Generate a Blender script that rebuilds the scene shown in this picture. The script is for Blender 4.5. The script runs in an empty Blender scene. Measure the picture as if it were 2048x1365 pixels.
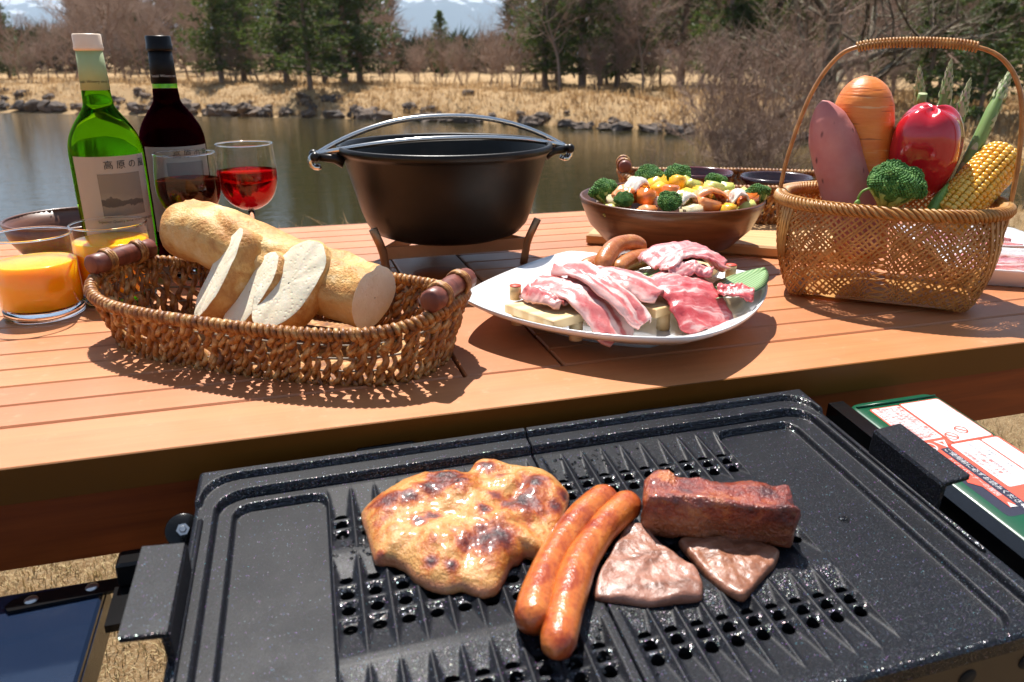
import bpy, bmesh, math, random
from mathutils import Vector, Matrix, noise, Quaternion
R = math.radians
sc = bpy.context.scene
# ------------------------------------------------------------------ camera
T = 0.70                                   # table top height, ground is z = 0
cam_d = bpy.data.cameras.new('camera'); cam = bpy.data.objects.new('camera', cam_d)
sc.collection.objects.link(cam); sc.camera = cam
cam_d.sensor_width = 36.0; cam_d.lens = 1580.0 / 2048 * 36
cam_d.clip_start = 0.02; cam_d.clip_end = 30000
cam.location = (0, 0, T + 0.285)
cam.rotation_euler = (R(90 - 19.98), 0, R(-16.5))
cam_d.dof.use_dof = True; cam_d.dof.focus_distance = 0.86; cam_d.dof.aperture_fstop = 10.0
# ------------------------------------------------------------------ sky, sun, exposure
SUN_EL, SUN_AZ = 62.0, 2.0                # azimuth clockwise from +Y
w = bpy.data.worlds.new('World'); sc.world = w; w.use_nodes = True
wn = w.node_tree; wn.nodes.clear()
sky = wn.nodes.new('ShaderNodeTexSky'); sky.sky_type = 'NISHITA'; sky.sun_disc = False
sky.sun_elevation = R(SUN_EL); sky.sun_rotation = R(SUN_AZ); sky.altitude = 900
sky.air_density = 1.0; sky.dust_density = 0.5; sky.ozone_density = 1.0
tc = wn.nodes.new('ShaderNodeTexCoord'); mp = wn.nodes.new('ShaderNodeMapping')
mp.inputs['Scale'].default_value = (1.6, 1.6, 5.0)
nz = wn.nodes.new('ShaderNodeTexNoise'); nz.inputs['Scale'].default_value = 1.7; nz.inputs['Detail'].default_value = 8
rp = wn.nodes.new('ShaderNodeValToRGB'); rp.color_ramp.elements[0].position = 0.52; rp.color_ramp.elements[1].position = 0.80
mx = wn.nodes.new('ShaderNodeMix'); mx.data_type = 'RGBA'
bg = wn.nodes.new('ShaderNodeBackground'); bg.inputs['Strength'].default_value = 0.05
wo = wn.nodes.new('ShaderNodeOutputWorld')
L = wn.links.new
L(tc.outputs['Generated'], mp.inputs['Vector']); L(mp.outputs['Vector'], nz.inputs['Vector'])
L(nz.outputs['Fac'], rp.inputs['Fac'])
sc0 = wn.nodes.new('ShaderNodeMath'); sc0.operation = 'MULTIPLY'; sc0.inputs[1].default_value = 0.85
L(rp.outputs['Color'], sc0.inputs[0]); L(sc0.outputs[0], mx.inputs['Factor'])
L(sky.outputs['Color'], mx.inputs['A']); mx.inputs['B'].default_value = (6.5, 6.9, 7.5, 1)
L(mx.outputs['Result'], bg.inputs['Color']); L(bg.outputs['Background'], wo.inputs['Surface'])
sun_d = bpy.data.lights.new('sun', 'SUN'); sun_d.energy = 5.0; sun_d.angle = R(0.5); sun_d.color = (1.0, 0.95, 0.885)
sun = bpy.data.objects.new('sun', sun_d); sc.collection.objects.link(sun)
sdir = Vector((math.sin(R(SUN_AZ)) * math.cos(R(SUN_EL)), math.cos(R(SUN_AZ)) * math.cos(R(SUN_EL)), math.sin(R(SUN_EL))))
sun.rotation_euler = sdir.to_track_quat('Z', 'Y').to_euler(); sun.location = (0, 3, 6)
sc.view_settings.view_transform = 'Standard'; sc.view_settings.look = 'None'
sc.view_settings.exposure = 1.14; sc.view_settings.gamma = 1.0; sc.view_settings.use_curve_mapping = False
cy = sc.cycles
cy.use_denoising = True
try: cy.denoiser = 'OPENIMAGEDENOISE'
except Exception: pass
cy.max_bounces = 10; cy.diffuse_bounces = 3; cy.glossy_bounces = 4; cy.transmission_bounces = 10; cy.transparent_max_bounces = 12
cy.caustics_reflective = False; cy.caustics_refractive = False; cy.sample_clamp_indirect = 6.0
cy.use_adaptive_sampling = True; cy.adaptive_threshold = 0.015
# ------------------------------------------------------------------ helpers
COL = sc.collection
def vec(*a): return Vector(a)
class MB:
    """collects vertices and faces of one mesh"""
    def __init__(s): s.v = []; s.f = []; s.sm = []
    def add(s, vs, fs, smooth=True):
        o = len(s.v); s.v.extend([tuple(p) for p in vs]); s.f.extend([tuple(i + o for i in f) for f in fs]); s.sm.extend([smooth] * len(fs))
    def box(s, c, sz, rot=None, ch=0.0):
        c = Vector(c); x, y, z = [d / 2 for d in sz]
        m = rot if rot is not None else Matrix.Identity(3)
        if ch <= 0:
            vs = [c + m @ Vector((sx * x, sy * y, szz * z)) for sx in (-1, 1) for sy in (-1, 1) for szz in (-1, 1)]
            s.add(vs, [(0, 1, 3, 2), (4, 6, 7, 5), (0, 4, 5, 1), (2, 3, 7, 6), (0, 2, 6, 4), (1, 5, 7, 3)], False); return
        rings = []
        for (zz, k) in ((-z, ch), (-z + ch, 0), (z - ch, 0), (z, ch)):
            a, b = x - k, y - k; q = ch * 0.6
            rings.append([c + m @ Vector(p) for p in ((-a + q, -b, zz), (a - q, -b, zz), (a, -b + q, zz), (a, b - q, zz), (a - q, b, zz), (-a + q, b, zz), (-a, b - q, zz), (-a, -b + q, zz))])
        s.loft(rings, cap=True, smooth=False)
    def loft(s, rings, cap=False, smooth=True, closed=True):
        n = len(rings[0]); vs = [p for r in rings for p in r]; fs = []
        m = n if closed else n - 1
        for i in range(len(rings) - 1):
            for j in range(m):
                k = (j + 1) % n
                fs.append((i * n + j, i * n + k, (i + 1) * n + k, (i + 1) * n + j))
        if cap: fs.append(tuple(range(n - 1, -1, -1))); fs.append(tuple((len(rings) - 1) * n + j for j in range(n)))
        s.add(vs, fs, smooth)
    def lathe(s, prof, n=48, c=(0, 0, 0), smooth=True, closed=False):
        """profile list of (r, z); r = 0 ends are closed by a tiny ring"""
        rings = [[(c[0] + max(r, 1e-5) * math.cos(2 * math.pi * j / n), c[1] + max(r, 1e-5) * math.sin(2 * math.pi * j / n), c[2] + z) for j in range(n)] for r, z in prof]
        if closed: rings.append(rings[0])
        s.loft(rings, smooth=smooth)
    def tube(s, pts, rad, n=8, cap=True, smooth=True, closed=False, flat=1.0, up=None):
        pts = [Vector(p) for p in pts]; k = len(pts)
        if not isinstance(rad, (list, tuple)): rad = [rad] * k
        tang = []
        for i in range(k):
            if closed: t = pts[(i + 1) % k] - pts[i - 1]
            else: t = pts[min(i + 1, k - 1)] - pts[max(i - 1, 0)]
            tang.append(t.normalized() if t.length > 1e-9 else Vector((0, 0, 1)))
        a = Vector(up) if up is not None else (Vector((0, 0, 1)) if abs(tang[0].z) < 0.9 else Vector((1, 0, 0)))
        nrm = (a - tang[0] * a.dot(tang[0])).normalized(); rings = []
        for i in range(k):
            if i and up is None:
                q = tang[i - 1].rotation_difference(tang[i]); nrm = q @ nrm
            elif i: nrm = a
            nrm = (nrm - tang[i] * nrm.dot(tang[i])).normalized(); b = tang[i].cross(nrm)
            rings.append([pts[i] + nrm * (math.cos(2 * math.pi * j / n) * rad[i]) + b * (math.sin(2 * math.pi * j / n) * rad[i] * flat) for j in range(n)])
        if closed: rings.append(rings[0])
        s.loft(rings, cap=cap and not closed, smooth=smooth)
    def build(s, name, mat, parent=None, loc=None, smooth=None):
        me = bpy.data.meshes.new(name); me.from_pydata(s.v, [], s.f)
        sm = s.sm if smooth is None else [smooth] * len(s.f)
        me.polygons.foreach_set('use_smooth', sm)
        if mat is not None: me.materials.append(mat)
        me.update()
        return link(name, me, parent, loc)
def link(name, data, parent=None, loc=None):
    o = bpy.data.objects.new(name, data); COL.objects.link(o)
    if parent is not None: o.parent = parent
    if loc is not None: o.location = loc
    return o
def tag(o, label=None, cat=None, group=None, kind=None):
    if label: o['label'] = label
    if cat: o['category'] = cat
    if group: o['group'] = group
    if kind: o['kind'] = kind
    return o
def thing(name, label, cat, loc=(0, 0, 0), rz=0, group=None):
    o = bpy.data.objects.new(name, None); COL.objects.link(o); o.empty_display_size = 0.02
    o.location = loc; o.rotation_euler = (0, 0, rz)
    return tag(o, label, cat, group)
def dup(o, parent=None):
    c = o.copy(); COL.objects.link(c); c.parent = parent
    for ch in list(o.children): dup(ch, c)
    return c
def fixnormals(o):
    bm = bmesh.new(); bm.from_mesh(o.data); bmesh.ops.remove_doubles(bm, verts=bm.verts, dist=1e-5)
    bmesh.ops.recalc_face_normals(bm, faces=bm.faces); bm.to_mesh(o.data); bm.free(); o.data.update(); return o
def subdiv(o, lv=1):
    m = o.modifiers.new('subdivision', 'SUBSURF'); m.levels = lv; m.render_levels = lv; return o
def fbm(p, octv=4, H=0.9): return noise.fractal(p, H, 2.0, octv)
def spline(pts, n):
    """Catmull-Rom through points"""
    P = [Vector(p) for p in pts]; P = [P[0] * 2 - P[1]] + P + [P[-1] * 2 - P[-2]]; out = []
    segs = len(P) - 3
    for i in range(n):
        t = i / (n - 1) * segs; k = min(int(t), segs - 1); t -= k
        a, b, c, d = P[k:k + 4]
        out.append(0.5 * ((2 * b) + (c - a) * t + (2 * a - 5 * b + 4 * c - d) * t * t + (3 * b - a - 3 * c + d) * t ** 3))
    return out
def blob(mb, c, rad, nu=24, nv=14, amp=0.1, freq=2.0, seed=0.0, rot=None, octv=3):
    c = Vector(c); rings = []; m = rot if rot is not None else Matrix.Identity(3); so = Vector((seed * 7.3, seed * 3.1, seed * 5.7))
    for i in range(nv + 1):
        th = math.pi * (0.004 + 0.992 * i / nv); ring = []
        for j in range(nu):
            ph = 2 * math.pi * j / nu
            d = Vector((math.sin(th) * math.cos(ph), math.sin(th) * math.sin(ph), math.cos(th)))
            k = 1 + amp * fbm(d * freq + so, octv)
            ring.append(c + m @ Vector((d.x * rad[0] * k, d.y * rad[1] * k, d.z * rad[2] * k)))
        rings.append(ring)
    mb.loft(rings[::-1], cap=True)
# ------------------------------------------------------------------ material helper
class NT:
    def __init__(s, name, rough=0.5, **kw):
        s.m = bpy.data.materials.new(name); s.m.use_nodes = True; s.t = s.m.node_tree
        s.b = s.t.nodes['Principled BSDF']; s.b.inputs['Roughness'].default_value = rough
        s.tc = s.t.nodes.new('ShaderNodeTexCoord')
        for k, v in kw.items(): s.set(k, v)
    def set(s, k, v):
        k = {'color': 'Base Color', 'spec': 'Specular IOR Level', 'metal': 'Metallic', 'trans': 'Transmission Weight', 'ior': 'IOR', 'coat': 'Coat Weight', 'coat_rough': 'Coat Roughness', 'sss': 'Subsurface Weight', 'sss_scale': 'Subsurface Scale', 'sss_rad': 'Subsurface Radius', 'sheen': 'Sheen Weight', 'rough': 'Roughness', 'alpha': 'Alpha', 'normal': 'Normal'}.get(k, k)
        i = s.b.inputs[k]
        if hasattr(v, 'is_output') : s.t.links.new(v, i)
        elif isinstance(v, (tuple, list)) and len(v) == 3 and i.type == 'RGBA': i.default_value = (*v, 1)
        else: i.default_value = v
        return s
    def plug(s, sock, v):
        if hasattr(v, 'is_output'): s.t.links.new(v, sock)
        elif isinstance(v, (tuple, list)) and len(v) == 3 and sock.type == 'RGBA': sock.default_value = (*v, 1)
        else: sock.default_value = v
    def map(s, scale=(1, 1, 1), coord='Object', rot=(0, 0, 0), loc=(0, 0, 0)):
        n = s.t.nodes.new('ShaderNodeMapping'); s.t.links.new(s.tc.outputs[coord], n.inputs['Vector'])
        n.inputs['Scale'].default_value = scale; n.inputs['Rotation'].default_value = rot; n.inputs['Location'].default_value = loc
        return n.outputs['Vector']
    def noise(s, scale=5, detail=4, rough=0.5, dist=0, vec=None, out='Fac'):
        n = s.t.nodes.new('ShaderNodeTexNoise'); n.inputs['Scale'].default_value = scale; n.inputs['Detail'].default_value = detail
        n.inputs['Roughness'].default_value = rough; n.inputs['Distortion'].default_value = dist
        s.t.links.new(vec if vec is not None else s.tc.outputs['Object'], n.inputs['Vector']); return n.outputs[out]
    def voro(s, scale=20, feature='F1', vec=None, out='Distance', rand=1.0):
        n = s.t.nodes.new('ShaderNodeTexVoronoi'); n.feature = feature; n.inputs['Scale'].default_value = scale; n.inputs['Randomness'].default_value = rand
        s.t.links.new(vec if vec is not None else s.tc.outputs['Object'], n.inputs['Vector']); return n.outputs[out]
    def wave(s, scale=5, dist=2, detail=2, vec=None, bands='X', dscale=1.0):
        n = s.t.nodes.new('ShaderNodeTexWave'); n.bands_direction = bands; n.inputs['Scale'].default_value = scale; n.inputs['Distortion'].default_value = dist
        n.inputs['Detail'].default_value = detail; n.inputs['Detail Scale'].default_value = dscale
        s.t.links.new(vec if vec is not None else s.tc.outputs['Object'], n.inputs['Vector']); return n.outputs['Fac']
    def ramp(s, fac, stops, interp='LINEAR'):
        n = s.t.nodes.new('ShaderNodeValToRGB'); s.plug(n.inputs['Fac'], fac); e = n.color_ramp.elements; n.color_ramp.interpolation = interp
        while len(e) < len(stops): e.new(0.5)
        for el, (p, c) in zip(e, stops):
            el.position = p; el.color = (*c, 1) if isinstance(c, (tuple, list)) else (c, c, c, 1)
        return n.outputs['Color']
    def mix(s, fac, a, b, mode='MIX'):
        n = s.t.nodes.new('ShaderNodeMix'); n.data_type = 'RGBA'; n.blend_type = mode
        s.plug(n.inputs['Factor'], fac); s.plug(n.inputs['A'], a); s.plug(n.inputs['B'], b); return n.outputs['Result']
    def math(s, op, a, b=0.0, clamp=False):
        n = s.t.nodes.new('ShaderNodeMath'); n.operation = op; n.use_clamp = clamp; s.plug(n.inputs[0], a); s.plug(n.inputs[1], b); return n.outputs[0]
    def sep(s, v):
        n = s.t.nodes.new('ShaderNodeSeparateXYZ'); s.t.links.new(v, n.inputs[0]); return n.outputs
    def bump(s, h, strength=0.3, dist=0.002, normal=None):
        n = s.t.nodes.new('ShaderNodeBump'); n.inputs['Strength'].default_value = strength; n.inputs['Distance'].default_value = dist
        s.plug(n.inputs['Height'], h)
        if normal is not None: s.t.links.new(normal, n.inputs['Normal'])
        s.set('Normal', n.outputs['Normal']); return n.outputs['Normal']
    def info(s, out='Random'):
        n = s.t.nodes.new('ShaderNodeObjectInfo'); return n.outputs[out]
    def out(s, shader):
        s.t.links.new(shader, s.t.nodes['Material Output'].inputs['Surface'])
    def node(s, ty): return s.t.nodes.new(ty)
def simple(name, color, rough=0.5, **kw):
    n = NT(name, rough, color=color, **kw); return n.m
def curve_mesh(body, size, align='CENTER'):
    """mesh of a line of lettering, x to the right, y up, flat"""
    cu = bpy.data.curves.new('lettering', 'FONT'); cu.body = body; cu.size = size; cu.align_x = align; cu.align_y = 'CENTER'; cu.resolution_u = 2
    o = bpy.data.objects.new('lettering', cu); COL.objects.link(o)
    bpy.context.view_layer.update()
    me = bpy.data.meshes.new_from_object(o.evaluated_get(bpy.context.evaluated_depsgraph_get()))
    bpy.data.objects.remove(o); bpy.data.curves.remove(cu)
    return me
rnd = random.Random(7)
# ================================================================== SETTING
VA = R(16.5)                                # the pond lies across this direction (clockwise from +Y)
def W(s, l, z=0.0): return Vector((s * math.sin(VA) + l * math.cos(VA), s * math.cos(VA) - l * math.sin(VA), z))
def SL(x, y): return (x * math.sin(VA) + y * math.cos(VA), x * math.cos(VA) - y * math.sin(VA))
POND = [(4.9, -60), (5.0, -9), (5.5, -2.6), (6.4, 0.2), (7.2, 3.0), (8.2, 6.2), (11, 10.5), (15.5, 12.4), (19.5, 11.6), (22.6, 9.2), (25.6, 5.2), (28.6, 0.6), (32, -5.5), (37.6, -17.4), (41, -30), (44, -60)]
def pond_sd(s, l):
    d = 1e9; ins = False; n = len(POND)
    for i in range(n):
        (s0, l0), (s1, l1) = POND[i], POND[(i + 1) % n]
        ex, ey = s1 - s0, l1 - l0; wx, wy = s - s0, l - l0
        t = max(0, min(1, (wx * ex + wy * ey) / (ex * ex + ey * ey))); dx, dy = wx - ex * t, wy - ey * t
        d = min(d, dx * dx + dy * dy)
        if (l0 > l) != (l1 > l) and s < (s1 - s0) * (l - l0) / (l1 - l0) + s0: ins = not ins
    d = math.sqrt(d); return -d if ins else d
WATER = -1.4
def smooth(t): t = max(0, min(1, t)); return t * t * (3 - 2 * t)
def ground_z(s, l):
    if s > 120 or abs(l) > 120:
        return -0.5 + 0.02 * 0
    d = pond_sd(s, l)
    far = smooth((s - 8 - max(0, l) * 0.55) / 6.0)
    top = 0.0 * (1 - far) - 0.5 * far
    if d <= 0: return WATER - 0.25 - min(0.6, -d * 0.25)
    wid = 2.0 * (1 - far) + 3.4 * far
    k = smooth(d / wid) ** 0.7
    z = (WATER - 0.25) * (1 - k) + top * k
    n = fbm(Vector((s * 0.5, l * 0.5, 0.3)), 4)
    z += n * (0.02 + 0.22 * far) * min(1, d / 1.5) * (1 if s > 3.5 else 0.3)
    return z
def grow(a, fine, step, end, f=1.22):
    out = [a]; 
    while out[-1] < fine: out.append(out[-1] + step)
    k = step
    while out[-1] < end: k *= f; out.append(out[-1] + k)
    return out
ss = [-400, -150, -60, -25, -12, -7] + grow(-4.0, 46, 0.42, 14000)
lr = grow(0.0, 22, 0.42, 12000); ls = [-x for x in lr[:0:-1]] + lr
mb = MB(); nl = len(ls)
mb.add([W(s, l, ground_z(s, l)) for s in ss for l in ls], [(i * nl + j, i * nl + j + 1, (i + 1) * nl + j + 1, (i + 1) * nl + j) for i in range(len(ss) - 1) for j in range(nl - 1)])
n = NT('dry_lawn', 0.95, spec=0.1)
c1 = n.noise(1.1, 5, 0.6); c2 = n.noise(22, 6, 0.7); c3 = n.noise(160, 3, 0.6)
col = n.ramp(c1, [(0.3, (0.33, 0.195, 0.092)), (0.5, (0.46, 0.305, 0.155)), (0.7, (0.39, 0.245, 0.12))])
col = n.mix(n.ramp(c2, [(0.35, 0.0), (0.62, 0.75)]), col, (0.23, 0.135, 0.06))
col = n.mix(n.ramp(c3, [(0.45, 0.0), (0.7, 0.6)]), col, (0.66, 0.52, 0.32))
n.set('color', col); n.bump(n.math('ADD', n.noise(260, 4, 0.7), n.math('MULTIPLY', c2, 1.5)), 0.9, 0.02)
tag(mb.build('ground', n.m), kind='structure')
# ---- pond
n = NT('pond_water', 0.035, color=(0.032, 0.027, 0.012), ior=1.33)
v = n.map((0.55, 2.6, 1), rot=(0, 0, R(16.5)))
n.bump(n.math('ADD', n.noise(2.2, 3, 0.5, vec=v), n.math('MULTIPLY', n.noise(9, 2, 0.5, vec=v), 0.35)), 0.16, 0.05)
mb = MB(); mb.add([W(4.0, -70, WATER), W(4.0, 15, WATER), W(27, 15, WATER), W(46, -70, WATER)], [(0, 1, 2, 3)])
tag(mb.build('pond_water', n.m), kind='structure')
# ---- snow streaked mountain far behind
n = NT('mountain_slopes', 0.95, spec=0.05)
z = n.sep(n.tc.outputs['Object'])[2]
snow = n.math('ADD', n.math('MULTIPLY', z, 1 / 800), n.math('MULTIPLY', n.noise(0.006, 7, 0.65), 0.9))
n.set('color', n.mix(n.ramp(snow, [(0.98, 0.0), (1.12, 1.0)]), (0.055, 0.075, 0.07), (0.8, 0.82, 0.86)))
mb = MB(); rows = 14; cols = 90; vs = []
for i in range(rows):
    for j in range(cols):
        l = -9500 + j * 19000 / (cols - 1); s = 6500 + i * 330
        ridge = 700 + 200 * math.exp(-((l + 900) / 900) ** 2) + 260 * fbm(Vector((l * 0.0006, 3.1, 0)), 5)
        k = math.sin(math.pi * min(1, i / 8)*0.5) if i <= 8 else 1 - (i - 8) / 7
        vs.append(W(s, l, -30 + max(0, k) * max(160, ridge) + 60 * fbm(Vector((l * 0.003, s * 0.003, 1)), 5)))
mb.add(vs, [(i * cols + j, i * cols + j + 1, (i + 1) * cols + j + 1, (i + 1) * cols + j) for i in range(rows - 1) for j in range(cols - 1)])
tag(mb.build('mountain_range', n.m), kind='structure')
# ---- trees
n = NT('bare_bark', 0.9, spec=0.15)
n.set('color', n.mix(n.noise(3.0, 4, 0.6), n.mix(n.info(), (0.13, 0.085, 0.06), (0.22, 0.15, 0.11)), (0.30, 0.23, 0.18)))
M_BARK = n.m
n = NT('lichen_bark', 0.95, spec=0.1)
n.set('color', n.ramp(n.noise(5.0, 5, 0.65), [(0.35, (0.07, 0.05, 0.035)), (0.52, (0.16, 0.125, 0.09)), (0.64, (0.36, 0.34, 0.24))]))
n.bump(n.noise(14, 5, 0.6), 0.8, 0.05); M_LICHEN = n.m
n = NT('pine_needles', 0.6, spec=0.25)
n.set('color', n.mix(n.noise(1.3, 3, 0.6), n.mix(n.info(), (0.030, 0.060, 0.018), (0.058, 0.085, 0.024)), (0.105, 0.135, 0.040)))
tl = n.node('ShaderNodeBsdfTranslucent'); tl.inputs['Color'].default_value = (0.13, 0.19, 0.035, 1); ms = n.node('ShaderNodeMixShader'); ms.inputs['Fac'].default_value = 0.28
n.t.links.new(n.b.outputs[0], ms.inputs[1]); n.t.links.new(tl.outputs[0], ms.inputs[2]); n.out(ms.outputs[0]); M_NEEDLE = n.m
n = NT('twig', 0.85, spec=0.15)
n.set('color', n.mix(n.noise(0.9, 3, 0.6), n.mix(n.info(), (0.19, 0.115, 0.085), (0.28, 0.185, 0.14)), (0.36, 0.26, 0.195)))
M_TWIG = n.m
def branch(r, start, d, length, rad, lv, big, small, maxlv, droop=0.0, split=(3, 5), up=0.25):
    k = 5 if lv == 0 else (4 if lv < maxlv else 3)
    pts = [start]; dd = d.normalized(); p = start
    for i in range(k):
        dd = (dd + Vector((r.gauss(0, 0.13), r.gauss(0, 0.13), r.gauss(0, 0.09) + up * 0.22 - droop))).normalized()
        p = p + dd * (length / k); pts.append(p)
    end = 0.45 if lv < maxlv else 0.35
    rads = [rad * (1 - (1 - end) * i / k) for i in range(k + 1)]
    (big if lv == 0 else small).tube(pts, rads, n=7 if lv == 0 else (4 if lv == 1 else 3), cap=False)
    if lv >= maxlv: return
    m = r.randint(*split) + (3 if lv == 0 else 0)
    for i in range(m):
        t = r.uniform(0.25, 1.0) if lv else r.uniform(0.28, 1.0)
        q = t * k; a = min(int(q), k - 1); s0 = pts[a].lerp(pts[a + 1], q - a)
        ax = Vector((r.uniform(-1, 1), r.uniform(-1, 1), r.uniform(-0.3, 0.7)))
        nd = (pts[a + 1] - pts[a]).normalized() * r.uniform(0.35, 0.9) + ax.normalized() * r.uniform(0.6, 1.0)
        branch(r, s0, nd, length * r.uniform(0.42, 0.68), max(0.006, rads[a] * r.uniform(0.45, 0.65)), lv + 1, big, small, maxlv, droop, split, up)
def make_bare(seed, h, lv=4, split=(3, 5), trunk=0.018, stems=1, up=0.3):
    r = random.Random(seed); big, small = MB(), MB()
    for q in range(stems):
        a = r.uniform(0, 6.28); sp = 0.0 if stems == 1 else 0.12
        branch(r, Vector((math.cos(a) * sp, math.sin(a) * sp, -0.25)), Vector((r.gauss(0, 0.08) + math.cos(a) * sp * 2.2, r.gauss(0, 0.08) + math.sin(a) * sp * 2.2, 1)), h * r.uniform(0.6, 0.75), h * trunk, 0, big, small, lv, 0, split, up)
    return big, small
def make_pine(seed, h, wid, base=0.06, dens=1.0):
    r = random.Random(seed); tr, cr = MB(), MB()
    lean = Vector((r.gauss(0, 0.02), r.gauss(0, 0.02), 0))
    tp = [Vector((0, 0, -0.3)) + (lean * h + Vector((0, 0, h + 0.3))) * (i / 8) for i in range(9)]
    tr.tube(tp, [0.02 * h * (1 - 0.93 * i / 8) for i in range(9)], 7, cap=False)
    nw = int(h * 3.2)
    for k in range(nw):
        f = base + (1 - base) * (k + r.random()) / nw
        z0 = f * h; prof = (1 - f) ** 0.75 * (0.55 + 0.45 * min(1, f * 5)) * r.uniform(0.65, 1.12)
        for q in range(r.randint(3, 5)):
            a = r.uniform(0, 6.283); ln = wid * prof + 0.12; el = 0.05 + 0.5 * f + r.gauss(0, 0.12)
            s0 = tp[0].lerp(tp[-1], (z0 + 0.3) / (h + 0.3)); pts = [s0]; d = Vector((math.cos(a), math.sin(a), el)); p = s0; m = max(3, int(ln / 0.45))
            for i in range(m):
                d = (d + Vector((r.gauss(0, 0.1), r.gauss(0, 0.1), r.gauss(0, 0.06) - 0.02))).normalized(); p = p + d * ln / m; pts.append(p)
            tr.tube(pts, [0.035 * (1 - 0.8 * i / m) * (0.4 + 0.6 * (1 - f)) for i in range(m + 1)], 3, cap=False)
            for i in range(1, m + 1):
                for t in range(int(r.randint(3, 5) * dens)):
                    side = Vector((-d.y, d.x, 0)) * r.gauss(0, 0.26 * (0.4 + ln / max(wid, .1))) + Vector((0, 0, r.gauss(0.03, 0.1)))
                    c = pts[i].lerp(pts[i - 1], r.random()) + side
                    sz = r.uniform(0.16, 0.30)
                    for b in range(6):
                        dd = Vector((r.gauss(0, 1), r.gauss(0, 1), r.gauss(0.35, 0.6))).normalized(); pp = dd.cross(Vector((r.random(), r.random(), r.random()))).normalized() * sz * 0.17
                        cr.add([c - pp, c + pp, c + dd * sz], [(0, 1, 2)], False)
    return tr, cr
PROTO = {}
def proto(key, big, small, mb_, ms_):
    a = bpy.data.meshes.new(key + '_trunk'); a.from_pydata(big.v, [], big.f); a.polygons.foreach_set('use_smooth', big.sm); a.materials.append(mb_)
    b = bpy.data.meshes.new(key + '_crown'); b.from_pydata(small.v, [], small.f); b.polygons.foreach_set('use_smooth', small.sm); b.materials.append(ms_)
    PROTO[key] = (a, b)
for i, (h, wd) in enumerate(((9.0, 2.7), (10.5, 2.9), (7.0, 2.4))): proto('pine%d' % i, *make_pine(11 + i, h, wd), M_BARK, M_NEEDLE)
proto('low_pine', *make_pine(31, 4.6, 2.3, 0.03), M_BARK, M_NEEDLE)
for i, (h, lv, sp) in enumerate(((6.5, 4, (5, 7)), (7.5, 4, (5, 7)), (5.0, 4, (5, 7)))): proto('bare%d' % i, *make_bare(50 + i, h, lv, sp, 0.013), M_BARK, M_TWIG)
for i in range(3): proto('brush%d' % i, *make_bare(70 + i, 3.0, 3, (4, 6), 0.009, 5), M_TWIG, M_TWIG)
proto('shrub_tree', *make_bare(90, 4.3, 4, (4, 6), 0.0075, 6, 0.45), M_TWIG, M_TWIG)
proto('big_tree', *make_bare(93, 9.5, 4, (4, 6), 0.026, 1, 0.2), M_LICHEN, M_LICHEN)
def place(key, px, s, name, label, cat, group=None, sc_=1.0, rz=None, dz=0.0, parts=('trunk', 'crown'), sx=None):
    zc = s * 0.94 + 0.5; l = (px - 1024) / 1580 * zc
    o = thing(name, label, cat, W(s, l, ground_z(s, l) + dz), rnd.uniform(0, 6.28) if rz is None else rz, group)
    k = rnd.uniform(0.93, 1.07) * sc_; o.scale = ((sx or 1) * k, (sx or 1) * k, k)
    link(parts[0], PROTO[key][0], o); link(parts[1], PROTO[key][1], o)
    return o
# pines along the far bank
G = 'pines beyond the pond'
pl = 'dark green pine standing among the trees beyond the pond'
place('pine2', 622, 36.5, 'pine_tree', 'pine on the grassy lip of the far bank right above the rocks', 'pine tree', None, 1.0)
for px, s, k, q in ((690, 41, 'pine1', 1.0), (720, 43, 'pine0', 1.0), (575, 42, 'pine0', .95), (445, 43, 'pine0', .9), (490, 46, 'pine1', .9), (650, 44, 'pine0', 1.0), (405, 60, 'pine1', .8), (20, 52, 'pine2', .62), (280, 66, 'pine2', .8),
                    (1090, 37, 'pine0', .9), (1165, 36, 'pine1', 1.0), (1235, 38, 'pine0', 1.0), (1360, 40, 'pine1', 1.0), (1450, 34, 'pine0', .9), (1540, 36, 'pine1', .9), (1115, 41, 'pine1', .95), (1200, 42, 'pine0', 1.0), (1760, 36, 'pine0', .95), (1880, 30, 'pine1', .9), (1985, 27, 'pine0', .9), (2080, 24, 'pine1', .9), (600, 62, 'pine1', 1.0), (500, 64, 'pine1', .9),
                    (1640, 48, 'pine1', 1.0), (-120, 55, 'pine1', .5), (2200, 30, 'pine0', 1)):
    q_, w_ = (('dark green pine in the clump across the pond behind the wine glasses and pot', 'pines behind the wine glasses and pot') if 380 < px < 800 else ('dark pine at the far end of the bank behind the bottles', 'pines behind the bottles') if px <= 380 else ('tall dark green pine across the pond behind the pot and salad bowl', 'pines behind the pot and salad bowl') if px < 1400 else ('dark green pine behind the bare shrub and vegetable basket', 'pines behind the vegetable basket'))
    place(k, px, s, 'pine_tree', q_, 'pine tree', w_, q)
place('pine2', 885, 60, 'pine_tree', 'lone pointed pine against the pale mountain gap beyond the pond', 'pine tree', None, .62)
place('low_pine', 948, 72, 'pine_tree', 'tiny pine low in the mountain gap beside the lone pointed pine', 'pine tree', None, .55)
for px, s, q in ((1475, 33, .7), (1570, 31, .75), (1850, 24, .8), (1960, 22, .7)):
    place('low_pine', px, s, 'pine_tree', 'low bushy young pine with boughs down to the dry grass', 'pine tree', 'young pines behind the right bank', q)
G = 'bare trees beyond the pond'; bl = 'leafless brown tree with fine twigs beyond the pond'
k = 0
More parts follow.
